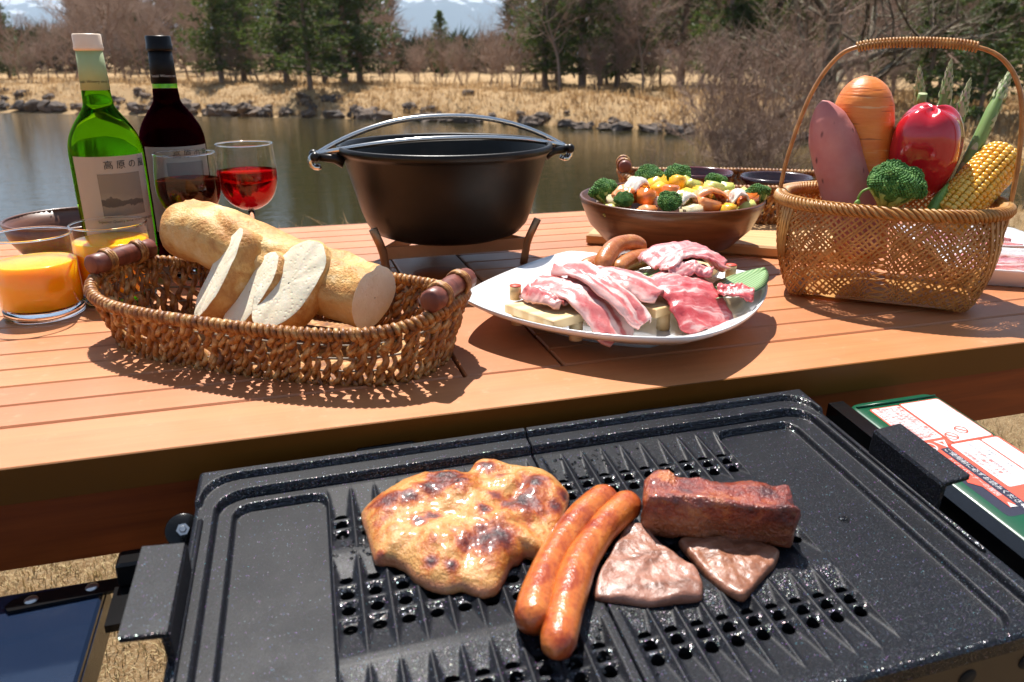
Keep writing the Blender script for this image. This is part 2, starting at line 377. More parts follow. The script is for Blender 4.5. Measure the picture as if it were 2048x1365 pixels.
for px, s, q in ((-60, 44, .5), (40, 47, .55), (95, 45, .55), (150, 50, .8), (205, 46, .85), (255, 49, .9), (305, 47, .85), (350, 52, .9), (470, 46, .7), (520, 47, .75), (790, 47, .5), (835, 44, .5), (905, 46, .45), (955, 43, .42), (1005, 45, .45), (1065, 42, .6), (1120, 34, .8), (1285, 34, 1.0), (1320, 40, .95), (1400, 38, .95), (1500, 36, .95), (1590, 33, 1.0), (1700, 30, .95), (1790, 28, .95), (1920, 26, .95), (2010, 32, 1.0), (130, 58, .95), (230, 60, .95), (330, 60, 1.0), (60, 60, .55), (1600, 44, 1.0), (1850, 36, 1.0), (20, 50, .5), (120, 52, .6), (180, 54, .9), (280, 53, .9), (380, 48, .8), (430, 56, .9), (560, 55, .9), (640, 58, .9), (760, 56, .75), (1075, 47, .8), (1150, 50, .9), (1215, 39, .9), (1250, 52, .95), (1355, 43, 1.0), (1430, 46, .9), (1470, 38, .95), (1555, 40, .95), (1640, 36, .9), (1740, 33, .9), (1830, 31, .9), (1975, 36, 1.0)):
    q_, w_ = (('leafless brown tree in the thicket across the pond behind the bottles', 'bare trees behind the bottles') if px < 560 else ('small leafless tree low in the mountain gap across the pond', 'bare trees in the mountain gap') if 740 < px < 1030 else ('leafless brown tree across the pond behind the pot and salad bowl', 'bare trees behind the pot and salad bowl') if px < 1400 else ('leafless grey brown tree on the bank behind the vegetable basket', 'bare trees behind the vegetable basket'))
    place('bare%d' % (k % 3), px, s, 'bare_tree', q_, 'tree', w_, q); k += 1
for px, s, q in ((770, 43, .6), (830, 42, .6), (880, 41, .9), (930, 39, .8), (985, 40, .9), (1030, 36.5, .9), (1190, 34, .8), (1240, 35, .9), (1370, 32, .8), (1440, 31, .8), (60, 44, .7), (180, 44, .8), (400, 44, .8), (470, 43, .7), (545, 43, .7), (1540, 29, .9), (1650, 27, .8), (1760, 24, .8), (260, 45, .8), (330, 46, .8), (720, 44, .8), (1110, 38, .8), (1300, 36, .8)):
    place('brush%d' % (k % 3), px, s, 'brushwood_bush', 'low leafless brushwood bush along the grass beyond the pond', 'bush', 'brushwood along the far bank', q, parts=('stems', 'twigs')); k += 1
place('shrub_tree', 1505, 12.2, 'many_stemmed_shrub', 'tall many stemmed bare shrub rising from the near water edge beside the vegetable basket', 'shrub', parts=('stems', 'twigs'), sc_=.78, sx=.8)
place('big_tree', 1655, 17.5, 'lichen_tree', 'big old bare tree with lichen grey bark behind the vegetable basket', 'tree', rz=2.1, sx=1.0)
for px, s, q, rz in ((585, 6.4, .42, 0), (640, 6.3, .36, 1), (690, 6.5, .34, 2), (1105, 7.2, .38, 3), (1150, 7.3, .36, 4), (560, 6.8, .4, 2.2), (470, 6.2, .26, 1.2)):
    place('brush%d' % (k % 3), px, s, 'waterside_twigs', 'thin dry twiggy shrub at the near edge of the pond behind the table', 'shrub', 'twiggy shrubs at the near water edge', q, rz=rz, parts=('stems', 'twigs')); k += 1
# far off wood, one mass behind the single trees
r = random.Random(4); mb = MB()
for i in range(15000):
    l = r.uniform(-75, 62); s = r.uniform(66, 84); h = 8.5 * (0.75 + 0.5 * abs(fbm(Vector((l * 0.12, 0, 2)), 3)))
    lp = l / (s * 0.94) * 1580 + 1024
    if 790 < lp < 1012: h *= 0.34
    if lp < 150: h *= 0.40
    elif lp < 420: h *= 0.85
    z = r.uniform(0, 1) ** 0.8 * h; c = W(s, l, -0.5 + z)
    for b in range(5):
        d = Vector((r.gauss(0, 1), r.gauss(0, 1), r.gauss(0.7, 0.8))).normalized(); pp = d.cross(Vector((r.random(), r.random(), r.random()))).normalized() * r.uniform(0.04, 0.10); ln = r.uniform(0.6, 1.8)
        mb.add([c - pp, c + pp, c + d * ln], [(0, 1, 2)], False)
n = NT('distant_wood', 0.9, spec=0.1)
n.set('color', n.ramp(n.noise(0.12, 4, 0.6), [(0.4, (0.05, 0.075, 0.028)), (0.5, (0.15, 0.105, 0.075)), (0.62, (0.24, 0.165, 0.13))]))
tag(mb.build('distant_wood', n.m), 'brown and green wood closing the view behind the single trees', 'wood', kind='stuff')
# rocks along the far water line
n = NT('bank_rock', 0.85, spec=0.2)
n.set('color', n.mix(n.info(), n.ramp(n.noise(3, 5, 0.6), [(0.35, (0.035, 0.03, 0.028)), (0.65, (0.15, 0.125, 0.11))]), (0.16, 0.115, 0.085)))
n.bump(n.noise(9, 5, 0.6), 0.7, 0.05); M_ROCK = n.m
RK = []
for i in range(6):
    mb = MB(); blob(mb, (0, 0, 0), (0.5, 0.38, 0.30), 10, 7, 0.55, 1.4, i + 1.5); me = mb.build('rock', M_ROCK, smooth=False); RK.append(me.data); bpy.data.objects.remove(me)
far_line = POND[7:15]; r = random.Random(21); cnt = 0
for i in range(len(far_line) - 1):
    (s0, l0), (s1, l1) = far_line[i], far_line[i + 1]; ln = math.hypot(s1 - s0, l1 - l0); m = int(ln * 4.6)
    for q in range(m):
        t = r.random(); off = abs(r.gauss(0, 0.75)) + 0.18; s, l = s0 + (s1 - s0) * t, l0 + (l1 - l0) * t
        nx, ny = -(l1 - l0) / ln, (s1 - s0) / ln
        if pond_sd(s + nx * 0.5, l + ny * 0.5) < 0: nx, ny = -nx, -ny
        s += nx * off; l += ny * off
        px = l / (s * 0.94 + 0.5) * 1580 + 1024
        if px < -60 or px > 1900 or cnt >= 290: continue
        o = link('rock', RK[r.randrange(6)], None, W(s, l, max(WATER - 0.03, ground_z(s, l)) + 0.05)); cnt += 1
        k = r.uniform(0.35, 1.0) * (1.15 if off < 0.6 else 0.8) * (0.75 if px > 1100 else 1.0); o.scale = (k, k, k * r.uniform(0.7, 1.1)); o.rotation_euler = (r.uniform(-.3, .3), r.uniform(-.3, .3), r.uniform(0, 6.28))
        tag(o, 'dark rock in the stone edging along the far water line', 'rock', 'rocks edging the far bank')
# dry grass on the banks and lawn: nobody could count it
def blades(mb, r, p, n_, h, wd, spread):
    for i in range(n_):
        a = r.uniform(0, 6.283); d = Vector((math.cos(a), math.sin(a), 0)); b = p + Vector((r.gauss(0, spread), r.gauss(0, spread), 0))
        hh = h * r.uniform(0.5, 1.2); ln = r.uniform(0.1, 0.9) * hh; sd = Vector((-d.y, d.x, 0)) * wd
        mb.add([b - sd, b + sd, b + d * ln * 0.4 + Vector((0, 0, hh * 0.65)) + sd * 0.6, b + d * ln * 0.4 + Vector((0, 0, hh * 0.65)) - sd * 0.6, b + d * ln + Vector((0, 0, hh * 0.85))], [(0, 1, 2, 3), (3, 2, 4)], False)
n = NT('dry_grass', 0.9, spec=0.15)
n.set('color', n.mix(n.ramp(n.noise(0.45, 5, 0.7), [(0.40, 0.0), (0.62, 1.0)]), n.mix(n.noise(40, 2, 0.5), (0.36, 0.22, 0.10), (0.54, 0.37, 0.20)), (0.20, 0.115, 0.055)))
tl = n.node('ShaderNodeBsdfTranslucent'); tl.inputs['Color'].default_value = (0.50, 0.33, 0.16, 1); ms = n.node('ShaderNodeMixShader'); ms.inputs['Fac'].default_value = 0.45
n.t.links.new(n.b.outputs[0], ms.inputs[1]); n.t.links.new(tl.outputs[0], ms.inputs[2]); n.out(ms.outputs[0]); M_GRASS = n.m
r = random.Random(8); mb = MB()
while len(mb.f) < 60000:
    s = r.uniform(13, 56); l = r.uniform(-0.75 * s, 0.62 * s) + 1; d = pond_sd(s, l)
    if d < 0.55 or d > 12 or r.random() > 1.3 / (1 + 0.22 * d): continue
    blades(mb, r, W(s, l, ground_z(s, l) - 0.04), 8, 0.22 if r.random() < 0.93 else 0.6, 0.022, 0.22)
tag(mb.build('bank_grass', M_GRASS), 'tall dry straw coloured grass over the far bank', 'grass', kind='stuff')
mb = MB()
while len(mb.f) < 16000:
    s = r.uniform(4.0, 8.2); l = r.uniform(-6, 6); d = pond_sd(s, l)
    if d < 0.15 or d > 2.6: continue
    blades(mb, r, W(s, l, ground_z(s, l) - 0.03), 6, 0.10 if r.random() < .85 else 0.26, 0.0035, 0.07)
tag(mb.build('waterside_grass', M_GRASS), 'dry grass fringing the near edge of the pond', 'grass', kind='stuff')
n = NT('lawn_straw', 0.9, spec=0.15)
n.set('color', n.mix(n.noise(6, 3, 0.6), n.mix(n.noise(300, 2, 0.5), (0.46, 0.33, 0.17), (0.72, 0.58, 0.36)), n.mix(n.noise(2.5, 2, 0.5), (0.30, 0.30, 0.09), (0.40, 0.27, 0.13))))
mb = MB()
for i in range(15000):
    q = r.random()
    if q < 0.5: x, y = r.uniform(-0.75, 0.25), r.uniform(0.35, 1.9)
    elif q < 0.8: x, y = r.uniform(0.5, 1.9), r.uniform(0.5, 2.1)
    else: x, y = r.uniform(-1.5, 4.5), r.uniform(1.5, 4.5)
    s, l = SL(x, y); blades(mb, r, Vector((x, y, ground_z(s, l) - 0.003)), 2, 0.028, 0.0011, 0.012)
tag(mb.build('lawn_straw', n.m), 'short dry straw of the lawn under the table', 'grass', kind='stuff')

# ---- the air: a thin even haze round everything
n = NT('air'); pv = n.node('ShaderNodeVolumePrincipled'); pv.inputs['Color'].default_value = (0.62, 0.79, 1.0, 1); pv.inputs['Density'].default_value = 0.00016; pv.inputs['Anisotropy'].default_value = 0.2
n.t.links.new(pv.outputs[0], n.t.nodes['Material Output'].inputs['Volume'])
for lk in list(n.t.nodes['Material Output'].inputs['Surface'].links): n.t.links.remove(lk)
mb = MB(); mb.box((0, 0, 640), (26000, 26000, 1360)); o = mb.build('haze', n.m); tag(o, 'thin pale blue haze in the air', 'haze', kind='stuff')
# ================================================================== TABLE
n = NT('table_boards', 0.36, spec=0.62, coat=0.0)
v = n.map((1.6, 34, 34), loc=(0.3, 0.1, 0))
g1 = n.noise(2.4, 8, 0.7, 0.8, vec=v); g2 = n.noise(0.9, 3, 0.5)
col = n.mix(g1, (0.36, 0.118, 0.036), (0.60, 0.250, 0.090))
col = n.mix(n.math('MULTIPLY', n.info(), 0.6), col, (0.36, 0.118, 0.046))
col = n.mix(n.ramp(n.noise(55, 3, 0.7), [(0.62, 0.0), (0.8, 0.35)]), col, (0.66, 0.36, 0.2))
n.set('color', col); n.set('rough', n.ramp(n.noise(7, 5, 0.65), [(0.3, 0.38), (0.7, 0.54)]))
n.bump(n.math('ADD', g1, n.math('MULTIPLY', n.noise(340, 2, 0.5), 0.25)), 0.10, 0.0015); M_TABLE = n.m
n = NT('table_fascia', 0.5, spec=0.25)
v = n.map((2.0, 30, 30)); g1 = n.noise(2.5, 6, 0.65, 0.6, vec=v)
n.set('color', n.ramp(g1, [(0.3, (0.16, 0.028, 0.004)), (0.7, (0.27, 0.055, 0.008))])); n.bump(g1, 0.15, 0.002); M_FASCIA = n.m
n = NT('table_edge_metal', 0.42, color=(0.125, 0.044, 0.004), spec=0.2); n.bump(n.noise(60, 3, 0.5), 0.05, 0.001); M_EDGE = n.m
table = thing('garden_table', 'long orange brown slatted garden table carrying the food', 'table', (0.2, 1.0, 0))
def tpart(mb, name, mat): 
    o = mb.build(name, mat, table); o.location = (-0.2, -1.0, 0); return o
def plank(cx, cy, lx, ly, nm='plank'):
    mb = MB(); mb.box((0, 0, 0), (lx, ly, 0.02), ch=0.0016); o = mb.build(nm, M_TABLE, table); o.location = (cx - 0.2, cy - 1.0, T - 0.01); return o
X0, X1 = -0.72, 1.14
for k in range(16):
    y = 0.6722 + 0.0465 * (k + 0.5)
    plank((X0 + 0.1513) / 2, y, 0.1513 - X0, 0.0446)
    plank((X1 + 0.2527) / 2, y, X1 - 0.2527, 0.0446)
plank(0.202, 1.0441, 0.0960, 0.7440)
plank((X0 + X1) / 2, 0.6326, X1 - X0, 0.0752, 'front_board')
# metal edge, apron, bearers and legs under the boards
mb = MB(); mb.box((0.21, 0.5965, T - 0.0148), (X1 - X0 + 0.004, 0.005, 0.0290)); tpart(mb, 'front_edge', M_EDGE)
mb = MB(); mb.box((0.21, 1.4187, T - 0.0148), (X1 - X0 + 0.004, 0.005, 0.0290)); tpart(mb, 'back_edge', M_EDGE)
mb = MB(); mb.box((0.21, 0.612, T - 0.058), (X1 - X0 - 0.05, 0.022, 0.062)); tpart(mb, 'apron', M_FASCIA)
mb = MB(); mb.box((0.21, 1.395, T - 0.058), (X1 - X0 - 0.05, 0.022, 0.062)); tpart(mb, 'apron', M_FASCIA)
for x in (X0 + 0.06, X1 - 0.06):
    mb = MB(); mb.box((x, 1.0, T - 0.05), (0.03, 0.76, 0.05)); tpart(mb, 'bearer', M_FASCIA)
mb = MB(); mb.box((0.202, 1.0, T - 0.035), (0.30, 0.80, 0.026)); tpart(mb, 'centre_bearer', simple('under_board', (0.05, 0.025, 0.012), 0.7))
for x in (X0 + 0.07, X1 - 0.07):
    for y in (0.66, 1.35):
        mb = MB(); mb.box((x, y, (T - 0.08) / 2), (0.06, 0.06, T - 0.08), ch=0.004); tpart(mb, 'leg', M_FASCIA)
# round parasol plug in the middle board
mb = MB(); mb.lathe([(0.0, 0.0042), (0.026, 0.0042), (0.030, 0.0032), (0.0365, 0.0030), (0.038, 0.0012), (0.038, -0.003)], 48, (0.2025, 1.032, T)); tpart(mb, 'parasol_hole_plug', M_FASCIA)
# ================================================================== GRIDDLE ON ITS STAND
GO = Vector((0.1819, 0.5750, 0.674))
GX = Vector((0.99985, 0.01745, 0.0)); GV = Vector((-0.04349, -0.99597, -0.07846)); GN = GX.cross(GV).normalized()
if GN.z < 0: GN = -GN
def GP(u, v, h=0.0): return GO + GX * u + GV * v + GN * h
def gfit(mb, name, mat, parent=None, c=None, smooth=None):
    """vertices are world points: keep the origin at c"""
    c = Vector(c) if c is not None else GO
    base = Vector(parent['base']) if parent is not None else Vector((0, 0, 0))
    mb.v = [(p[0] - c.x, p[1] - c.y, p[2] - c.z) for p in mb.v]
    o = mb.build(name, mat, parent, smooth=smooth); o.location = c - base; return o
n = NT('coated_griddle', 0.45, spec=0.12)
cell = n.voro(2300, 'F1', out='Color'); cs = n.sep(cell); fine = n.noise(900, 2, 0.6); worn = n.noise(9, 5, 0.65)
sp_ = n.voro(1500, 'F1', out='Color'); n.set('color', n.mix(n.math('MULTIPLY', n.ramp(n.sep(sp_)[2], [(0.965, 0.0), (0.99, 1.0)]), n.ramp(n.voro(1500, 'F1'), [(0.28, 1.0), (0.42, 0.0)])), n.mix(fine, (0.004, 0.0044, 0.006), (0.012, 0.013, 0.017)), n.mix(0.6, sp_, (0.16, 0.16, 0.18))))  # bright specks mixed into the base colour stand for flake sparkle
n.set('rough', n.mix(n.ramp(worn, [(0.45, 0.0), (0.70, 1.0)]), (0.50, 0.50, 0.50), (0.34, 0.34, 0.34)))
bn = n.bump(fine, 0.20, 0.0005)
def vm(op, a_, b_):
    q = n.node('ShaderNodeVectorMath'); q.operation = op; n.plug(q.inputs[0], a_); 
    if b_ is not None: n.plug(q.inputs[1], b_)
    return q
jit = vm('SUBTRACT', cell, (0.5, 0.5, 0.5)); sc_ = vm('SCALE', jit.outputs[0], None); sc_.inputs['Scale'].default_value = 0.72
nn_ = vm('NORMALIZE', vm('ADD', bn, sc_.outputs[0]).outputs[0], None)
gl_ = n.node('ShaderNodeBsdfGlossy'); gl_.inputs['Roughness'].default_value = 0.26; n.t.links.new(nn_.outputs[0], gl_.inputs['Normal']); n.plug(gl_.inputs['Color'], n.mix(0.30, (0.62, 0.62, 0.66), n.voro(1700, 'F1', out='Color')))
ms = n.node('ShaderNodeMixShader'); n.t.links.new(n.math('MULTIPLY', n.ramp(cs[1], [(0.70, 0.0), (0.95, 1.0)]), 0.28), ms.inputs['Fac']); n.t.links.new(n.b.outputs[0], ms.inputs[1]); n.t.links.new(gl_.outputs[0], ms.inputs[2]); n.out(ms.outputs[0]); M_GRID = n.m
n = NT('black_enamel', 0.22, color=(0.004, 0.004, 0.0045), spec=0.3); n.bump(n.noise(500, 2, 0.5), 0.06, 0.0006); M_BLACK = n.m
M_FRONT0 = simple('hole_wall', (0.006, 0.006, 0.007), 0.7, spec=0.15)
M_VOID = simple('unlit_black', (0.004, 0.004, 0.004), 0.9)  # near-black colour standing for the shade inside vents and under the plate
griddle = thing('griddle', 'black coated griddle in two halves with ribs, drain holes and side handles', 'griddle', GO); griddle['base'] = GO
PITCH = 0.0178
def ribs_depth(v):
    for a, b, c, d in ((0.0265, 0.060, 0.084, 0.100), (0.106, 0.128, 0.176, 0.198), (0.204, 0.226, 0.249, 0.281)):
        if a < v < d: return 0.0040 * (min(1, (v - a) / (b - a)) if v < b else (min(1, (d - v) / (d - c)) if v > c else 1.0)), (b, c)
    return 0.0, None
ROWS = [(0.0610, 0), (0.0715, 0), (0.0825, 0), (0.1294, 1), (0.1433, 1), (0.1572, 1), (0.1735, 1), (0.2268, 2), (0.2365, 2), (0.2472, 2)]
HR = 0.0045
def rrect(u, v, u0, u1, v0, v1, r):
    cu, cv = (u0 + u1) / 2, (v0 + v1) / 2; qx = abs(u - cu) - (u1 - u0) / 2 + r; qy = abs(v - cv) - (v1 - v0) / 2 + r
    return math.hypot(max(qx, 0), max(qy, 0)) + min(max(qx, qy), 0) - r
def st(d, wdt=0.0016): return smooth(0.5 - d / wdt)
FRONT = 0.2945
def plate_half(sgn):
    E, R1, PL, P0 = (0.2745, 0.2630, 0.2440, 0.1665) if sgn > 0 else (0.2585, 0.2440, 0.2325, 0.1665)
    def H(u, v):
        a = u * sgn
        h = 0.0085
        ins = st(rrect(a, v, -0.5, R1, 0.0205, 0.8, 0.022)); h = h * (1 - ins) + 0.0018 * ins
        pool = st(rrect(a, v, P0, PL, 0.0310, 0.2860, 0.013)); h = h * (1 - pool) - 0.0038 * pool
        lip = 1 - st(rrect(a, v, -0.5, E - 0.0042, 0.0046, 0.8, 0.026), 0.0012)
        h += 0.0050 * lip * (1 if v < 0.034 else max(0, 1 - (v - 0.034) / 0.002))
        if a < 0.1664 and v > 0.0255:
            d, band = ribs_depth(v); q = (a - 0.0062) / PITCH; f = abs(q - round(q)) * PITCH
            if a > 0.0062:
                side = -max(0, f - 0.0004) * 0.95; rel = max(-d, side)
                if band and band[0] - 0.006 < v < band[1] + 0.004:
                    for k in range(len(ROWS) - 1):
                        if ROWS[k][1] == ROWS[k + 1][1]:
                            m = (ROWS[k][0] + ROWS[k + 1][0]) / 2; t = abs(v - m) / 0.0030
                            if t < 1: rel = max(rel, -d + 0.0026 * (1 - t * t))
                h += rel
        if a < 0.0011: h -= 0.0022 * (1 - a / 0.0011)
        fr = max(0, v - (FRONT - 0.003)) / 0.003; h -= 0.0022 * min(1, fr) ** 2
        ed = max(0, a - (E - 0.002)) / 0.002; h -= 0.0015 * min(1, ed) ** 2
        return h
    def lines(a, b, step, extra):
        k = int(round((b - a) / step)); base = [a + (b - a) * i / k for i in range(k + 1)]
        out = sorted(base + [e for x in extra for e in (x - 0.0009, x, x + 0.0009) if a < e < b]); res = [out[0]]
        for x in out[1:]:
            if x - res[-1] > 0.00035: res.append(x)
        return res
    ul = lines(0.0004, E, 0.00148, [R1, PL, P0, 0.0011, E - 0.004] + [0.0062 + PITCH * k for k in range(10)])
    vl = lines(-0.0015, FRONT, 0.00150, [0.0205, 0.031, 0.0046, 0.0255, 0.286, 0.060, 0.084])
    holes = [(0.0151 + PITCH * k, rv) for k in range(9) for rv, g in ROWS]
    vs = []; inside = []
    for v in vl:
        for u in ul:
            uu, vv, ins = u, v, False
            if u < 0.17 and v > 0.05:
                k = round((u - 0.0151) / PITCH)
                if 0 <= k <= 8:
                    hu = 0.0151 + PITCH * k
                    for rv, g in ROWS:
                        du, dv = u - hu, v - rv
                        if abs(dv) < 0.0065:
                            ry = HR * (0.62 if rv in (0.0610, 0.2268, 0.1294) else 0.88)
                            d = math.hypot(du / HR, dv / ry)
                            if d < 1e-6: ins = True
                            elif abs(d - 1) < 0.24: uu, vv = hu + du / d, rv + dv / d
                            elif d < 1: ins = True
            vs.append(GP(uu * sgn, vv, H(uu * sgn, vv))); inside.append(ins)
    nu = len(ul); fs = []
    for i in range(len(vl) - 1):
        for j in range(nu - 1):
            q = (i * nu + j, i * nu + j + 1, (i + 1) * nu + j + 1, (i + 1) * nu + j)
            if any(inside[k] for k in q): continue
            fs.append(q if sgn < 0 else q[::-1])
    mb = MB(); mb.add(vs, fs)
    # edge skirts
    def skirt(ids, depth):
        for a, b in zip(ids[:-1], ids[1:]):
            pa, pb = Vector(vs[a]), Vector(vs[b]); mb.add([pa, pb, pb - GN * depth, pa - GN * depth], [(0, 1, 2, 3)], False)
    nv = len(vl)
    skirt([j for j in range(nu)], 0.012); skirt([(nv - 1) * nu + j for j in range(nu)], 0.010); skirt([i * nu + nu - 1 for i in range(nv)], 0.012); skirt([i * nu for i in range(nv)], 0.008)
    o = gfit(mb, 'cooking_plate', M_GRID, griddle)
    # walls of the drain holes
    mw = MB()
    for hu, rv in holes:
        ry = HR * (0.62 if rv in (0.0610, 0.2268, 0.1294) else 0.88)
        h0 = H(hu * sgn, rv + ry) ; ring = []
        for dep in (0.0002, -0.006):
            ring.append([GP((hu + HR * math.cos(t)) * sgn, rv + ry * math.sin(t), H((hu + HR * math.cos(t)) * sgn, rv + ry * math.sin(t)) * (1 if dep > 0 else 0) + (dep if dep < 0 else 0)) for t in [2 * math.pi * q / 14 for q in range(14)]])
        mw.loft(ring)
    tag(gfit(mw, 'drain_hole_rims', M_FRONT0, griddle), kind='stuff')
    # handle
    mb = MB(); e = E - 0.002
    prof = [(e - 0.004, 0.004), (e - 0.001, 0.004), (e + 0.0005, 0.0295), (e + 0.0215, 0.0320), (e + 0.0215, 0.0350), (e - 0.0025, 0.0325), (e - 0.004, 0.0300)]
    rings = [[GP(pu * sgn, vv, ph) for pu, ph in prof] for vv in (0.1062, 0.1072, 0.183, 0.184)]
    for q in (0, 3):
        cen = sum(rings[q], Vector()) / len(prof); rings[q] = [p.lerp(cen, 0.06) for p in rings[q]]
    mb.loft(rings, cap=True, smooth=False); gfit(mb, 'handle', M_GRID, griddle)
    mb = MB()                                             # long raised rod beside the handle
    mb.tube([GP((E - 0.0055) * sgn, vv, 0.0092) for vv in (0.052, 0.054, 0.23, 0.232)], [0.0008, 0.0020, 0.0020, 0.0008], 8); gfit(mb, 'side_rail', M_GRID, griddle)
    mb = MB()                                             # wire loop behind the plate
    a, b = (0.1013, 0.1533) if sgn > 0 else (0.092, 0.1419)
    loop = [GP(a * sgn, 0.004, -0.002), GP(a * sgn, -0.016, 0.003), GP((a + 0.003) * sgn, -0.0185, 0.0035), GP((b - 0.003) * sgn, -0.0185, 0.0035), GP(b * sgn, -0.016, 0.003), GP(b * sgn, 0.004, -0.002)]
    mb.tube(loop, 0.0022, 6); mb.tube([GP(a * sgn, -0.007, 0.001), GP(b * sgn, -0.007, 0.001)], 0.0016, 6); gfit(mb, 'rear_lug', M_BLACK, griddle)
plate_half(1); plate_half(-1)
# ---- stove body below
stove = thing('gas_stove', 'dark stove body under the griddle with a green fuel lid bearing warning stickers', 'stove', GP(0, 0.15, -0.09)); stove['base'] = stove.location.copy()
mb = MB()
def gbox(mb, u0, u1, v0, v1, h0, h1, smooth_=False):
    p = [GP(u, v, h) for h in (h0, h1) for (u, v) in ((u0, v0), (u1, v0), (u1, v1), (u0, v1))]
    mb.add(p, [(0, 1, 2, 3)[::-1], (4, 5, 6, 7), (0, 1, 5, 4), (1, 2, 6, 5), (2, 3, 7, 6), (3, 0, 4, 7)], smooth_)
gbox(mb, -0.250, 0.268, 0.010, 0.286, -0.085, -0.030)
n = NT('stove_enamel', 0.35, color=(0.014, 0.010, 0.008)); M_BODY = n.m
o = gfit(mb, 'body', M_BODY, stove); fixnormals(o)
mb = MB(); gbox(mb, -0.246, 0.262, 0.012, 0.280, -0.0295, -0.0285); gfit(mb, 'burner_tray', M_VOID, stove)
n = NT('front_steel', 0.5, color=(0.028, 0.017, 0.010)); M_FRONT = n.m
mb = MB(); gbox(mb, -0.255, 0.40, 0.2862, 0.2892, -0.10, -0.011); gfit(mb, 'front_panel', M_FRONT, stove)
for k in range(12):
    c = -0.22 + k * 0.048; mb = MB()
    ring = [[GP(c + 0.0065 * math.cos(t), 0.2893 + d, -0.030 + 0.0065 * math.sin(t)) for t in [2 * math.pi * q / 16 for q in range(16)]] for d in (0.0, 0.0006)]
    mb.loft(ring, cap=True); gfit(mb, 'air_hole', M_VOID, stove)  # flat black disc stands for the shaded inside of the vent
# channel between griddle and fuel lid
mb = MB(); gbox(mb, 0.2765, 0.298, 0.012, 0.30, -0.030, -0.012); gfit(mb, 'channel_floor', M_BLACK, stove)
mb = MB(); gbox(mb, 0.2985, 0.3150, 0.012, 0.30, -0.030, 0.002); gfit(mb, 'channel_wall', M_BLACK, stove)
# green lid
n = NT('green_lacquer', 0.30, spec=0.3, coat=0.1); n.set('color', n.mix(n.noise(14, 3, 0.5), (0.004, 0.060, 0.026), (0.007, 0.082, 0.040))); n.bump(n.noise(700, 2, 0.5), 0.05, 0.0005); M_GREEN = n.m
mb = MB(); rings = []
for h, k in ((-0.040, 0.0), (-0.006, 0.0), (-0.002, 0.001), (0.0, 0.0035)):
    u0, u1, v0, v1, r_ = 0.3165 + k, 0.4180 - k, 0.0145 + k, 0.305, 0.012; ring = []
    for (cu, cv, a0) in ((u1 - r_, v1 - r_, 0), (u0 + r_, v1 - r_, 90), (u0 + r_, v0 + r_, 180), (u1 - r_, v0 + r_, 270)):
        for q in range(6): a = R(a0 + q * 18); ring.append(GP(cu + r_ * math.cos(a), cv + r_ * math.sin(a), h))
    rings.append(ring)
mb.loft(rings, cap=True); lid = gfit(mb, 'fuel_lid', M_GREEN, stove); fixnormals(lid)
lid['base'] = stove['base']; LIDL = lid.location.copy()
def lpart(mb, name, mat, lab=None):
    c = GO; mb.v = [(p[0] - c.x, p[1] - c.y, p[2] - c.z) for p in mb.v]; o = mb.build(name, mat, lid); o.location = (0, 0, 0); 
    if lab: o['label'] = lab
    return o
mb = MB(); mb.tube([GP(0.3215, 0.0245, 0.0008), GP(0.413, 0.0245, 0.0008)], 0.0012, 6); lpart(mb, 'pressed_rib', M_GREEN)
M_STW = simple('sticker_white', (0.60, 0.59, 0.60), 0.4); M_STR = simple('sticker_red', (0.72, 0.085, 0.045), 0.4); M_STD = simple('sticker_navy', (0.020, 0.018, 0.035), 0.4); M_INK = simple('grey_print', (0.30, 0.30, 0.33), 0.6)
def rquad(mb, u0, u1, v0, v1, h, r_=0.003):
    ring = []
    for (cu, cv, a0) in ((u1 - r_, v1 - r_, 0), (u0 + r_, v1 - r_, 90), (u0 + r_, v0 + r_, 180), (u1 - r_, v0 + r_, 270)):
        for q in range(5): a = R(a0 + q * 22.5); ring.append(GP(cu + r_ * math.cos(a), cv + r_ * math.sin(a), h))
    mb.add(ring, [tuple(range(len(ring)))[::-1]], False)
def text_on(mb, body, size, u, v, h, rot180=True, run='u', squash=1.0):
    me = curve_mesh(body, size)
    pts = []
    for q in me.vertices:
        x, y = q.co.x * squash, q.co.y
        if run == 'u': pts.append(GP(u - x, v + y, h))
        else: pts.append(GP(u + y, v + x, h))
    mb.add(pts, [tuple(p.vertices)[::-1] for p in me.polygons], False); bpy.data.meshes.remove(me)
def ring_on(mb, u, v, r_, wdt, h, slash=True):
    a, b = [], []
    for q in range(24): t = 2 * math.pi * q / 24; a.append(GP(u + r_ * math.cos(t), v + r_ * math.sin(t), h)); b.append(GP(u + (r_ - wdt) * math.cos(t), v + (r_ - wdt) * math.sin(t), h))
    mb.loft([a, b], smooth=False)
    if slash:
        d = r_ * 0.68; w2 = wdt * 0.45
        mb.add([GP(u - d - w2, v - d + w2, h + 0.0001), GP(u - d + w2, v - d - w2, h + 0.0001), GP(u + d + w2, v + d - w2, h + 0.0001), GP(u + d - w2, v + d + w2, h + 0.0001)], [(0, 1, 2, 3)], False)
S0 = 0.00012
mb = MB(); rquad(mb, 0.3310, 0.3655, 0.0300, 0.1090, S0); rquad(mb, 0.3660, 0.4125, 0.0285, 0.0995, S0); rquad(mb, 0.3560, 0.4150, 0.1000, 0.205, S0); lpart(mb, 'warning_sticker_ground', M_STR)
mb = MB(); rquad(mb, 0.3325, 0.3642, 0.0312, 0.0895, 2 * S0, 0.002); rquad(mb, 0.3673, 0.4115, 0.0297, 0.0980, 2 * S0, 0.002); rquad(mb, 0.3612, 0.3930, 0.1015, 0.1660, 2 * S0, 0.002); rquad(mb, 0.3950, 0.4130, 0.1015, 0.200, 2 * S0, 0.002); lpart(mb, 'warning_sticker_panels', M_STW)
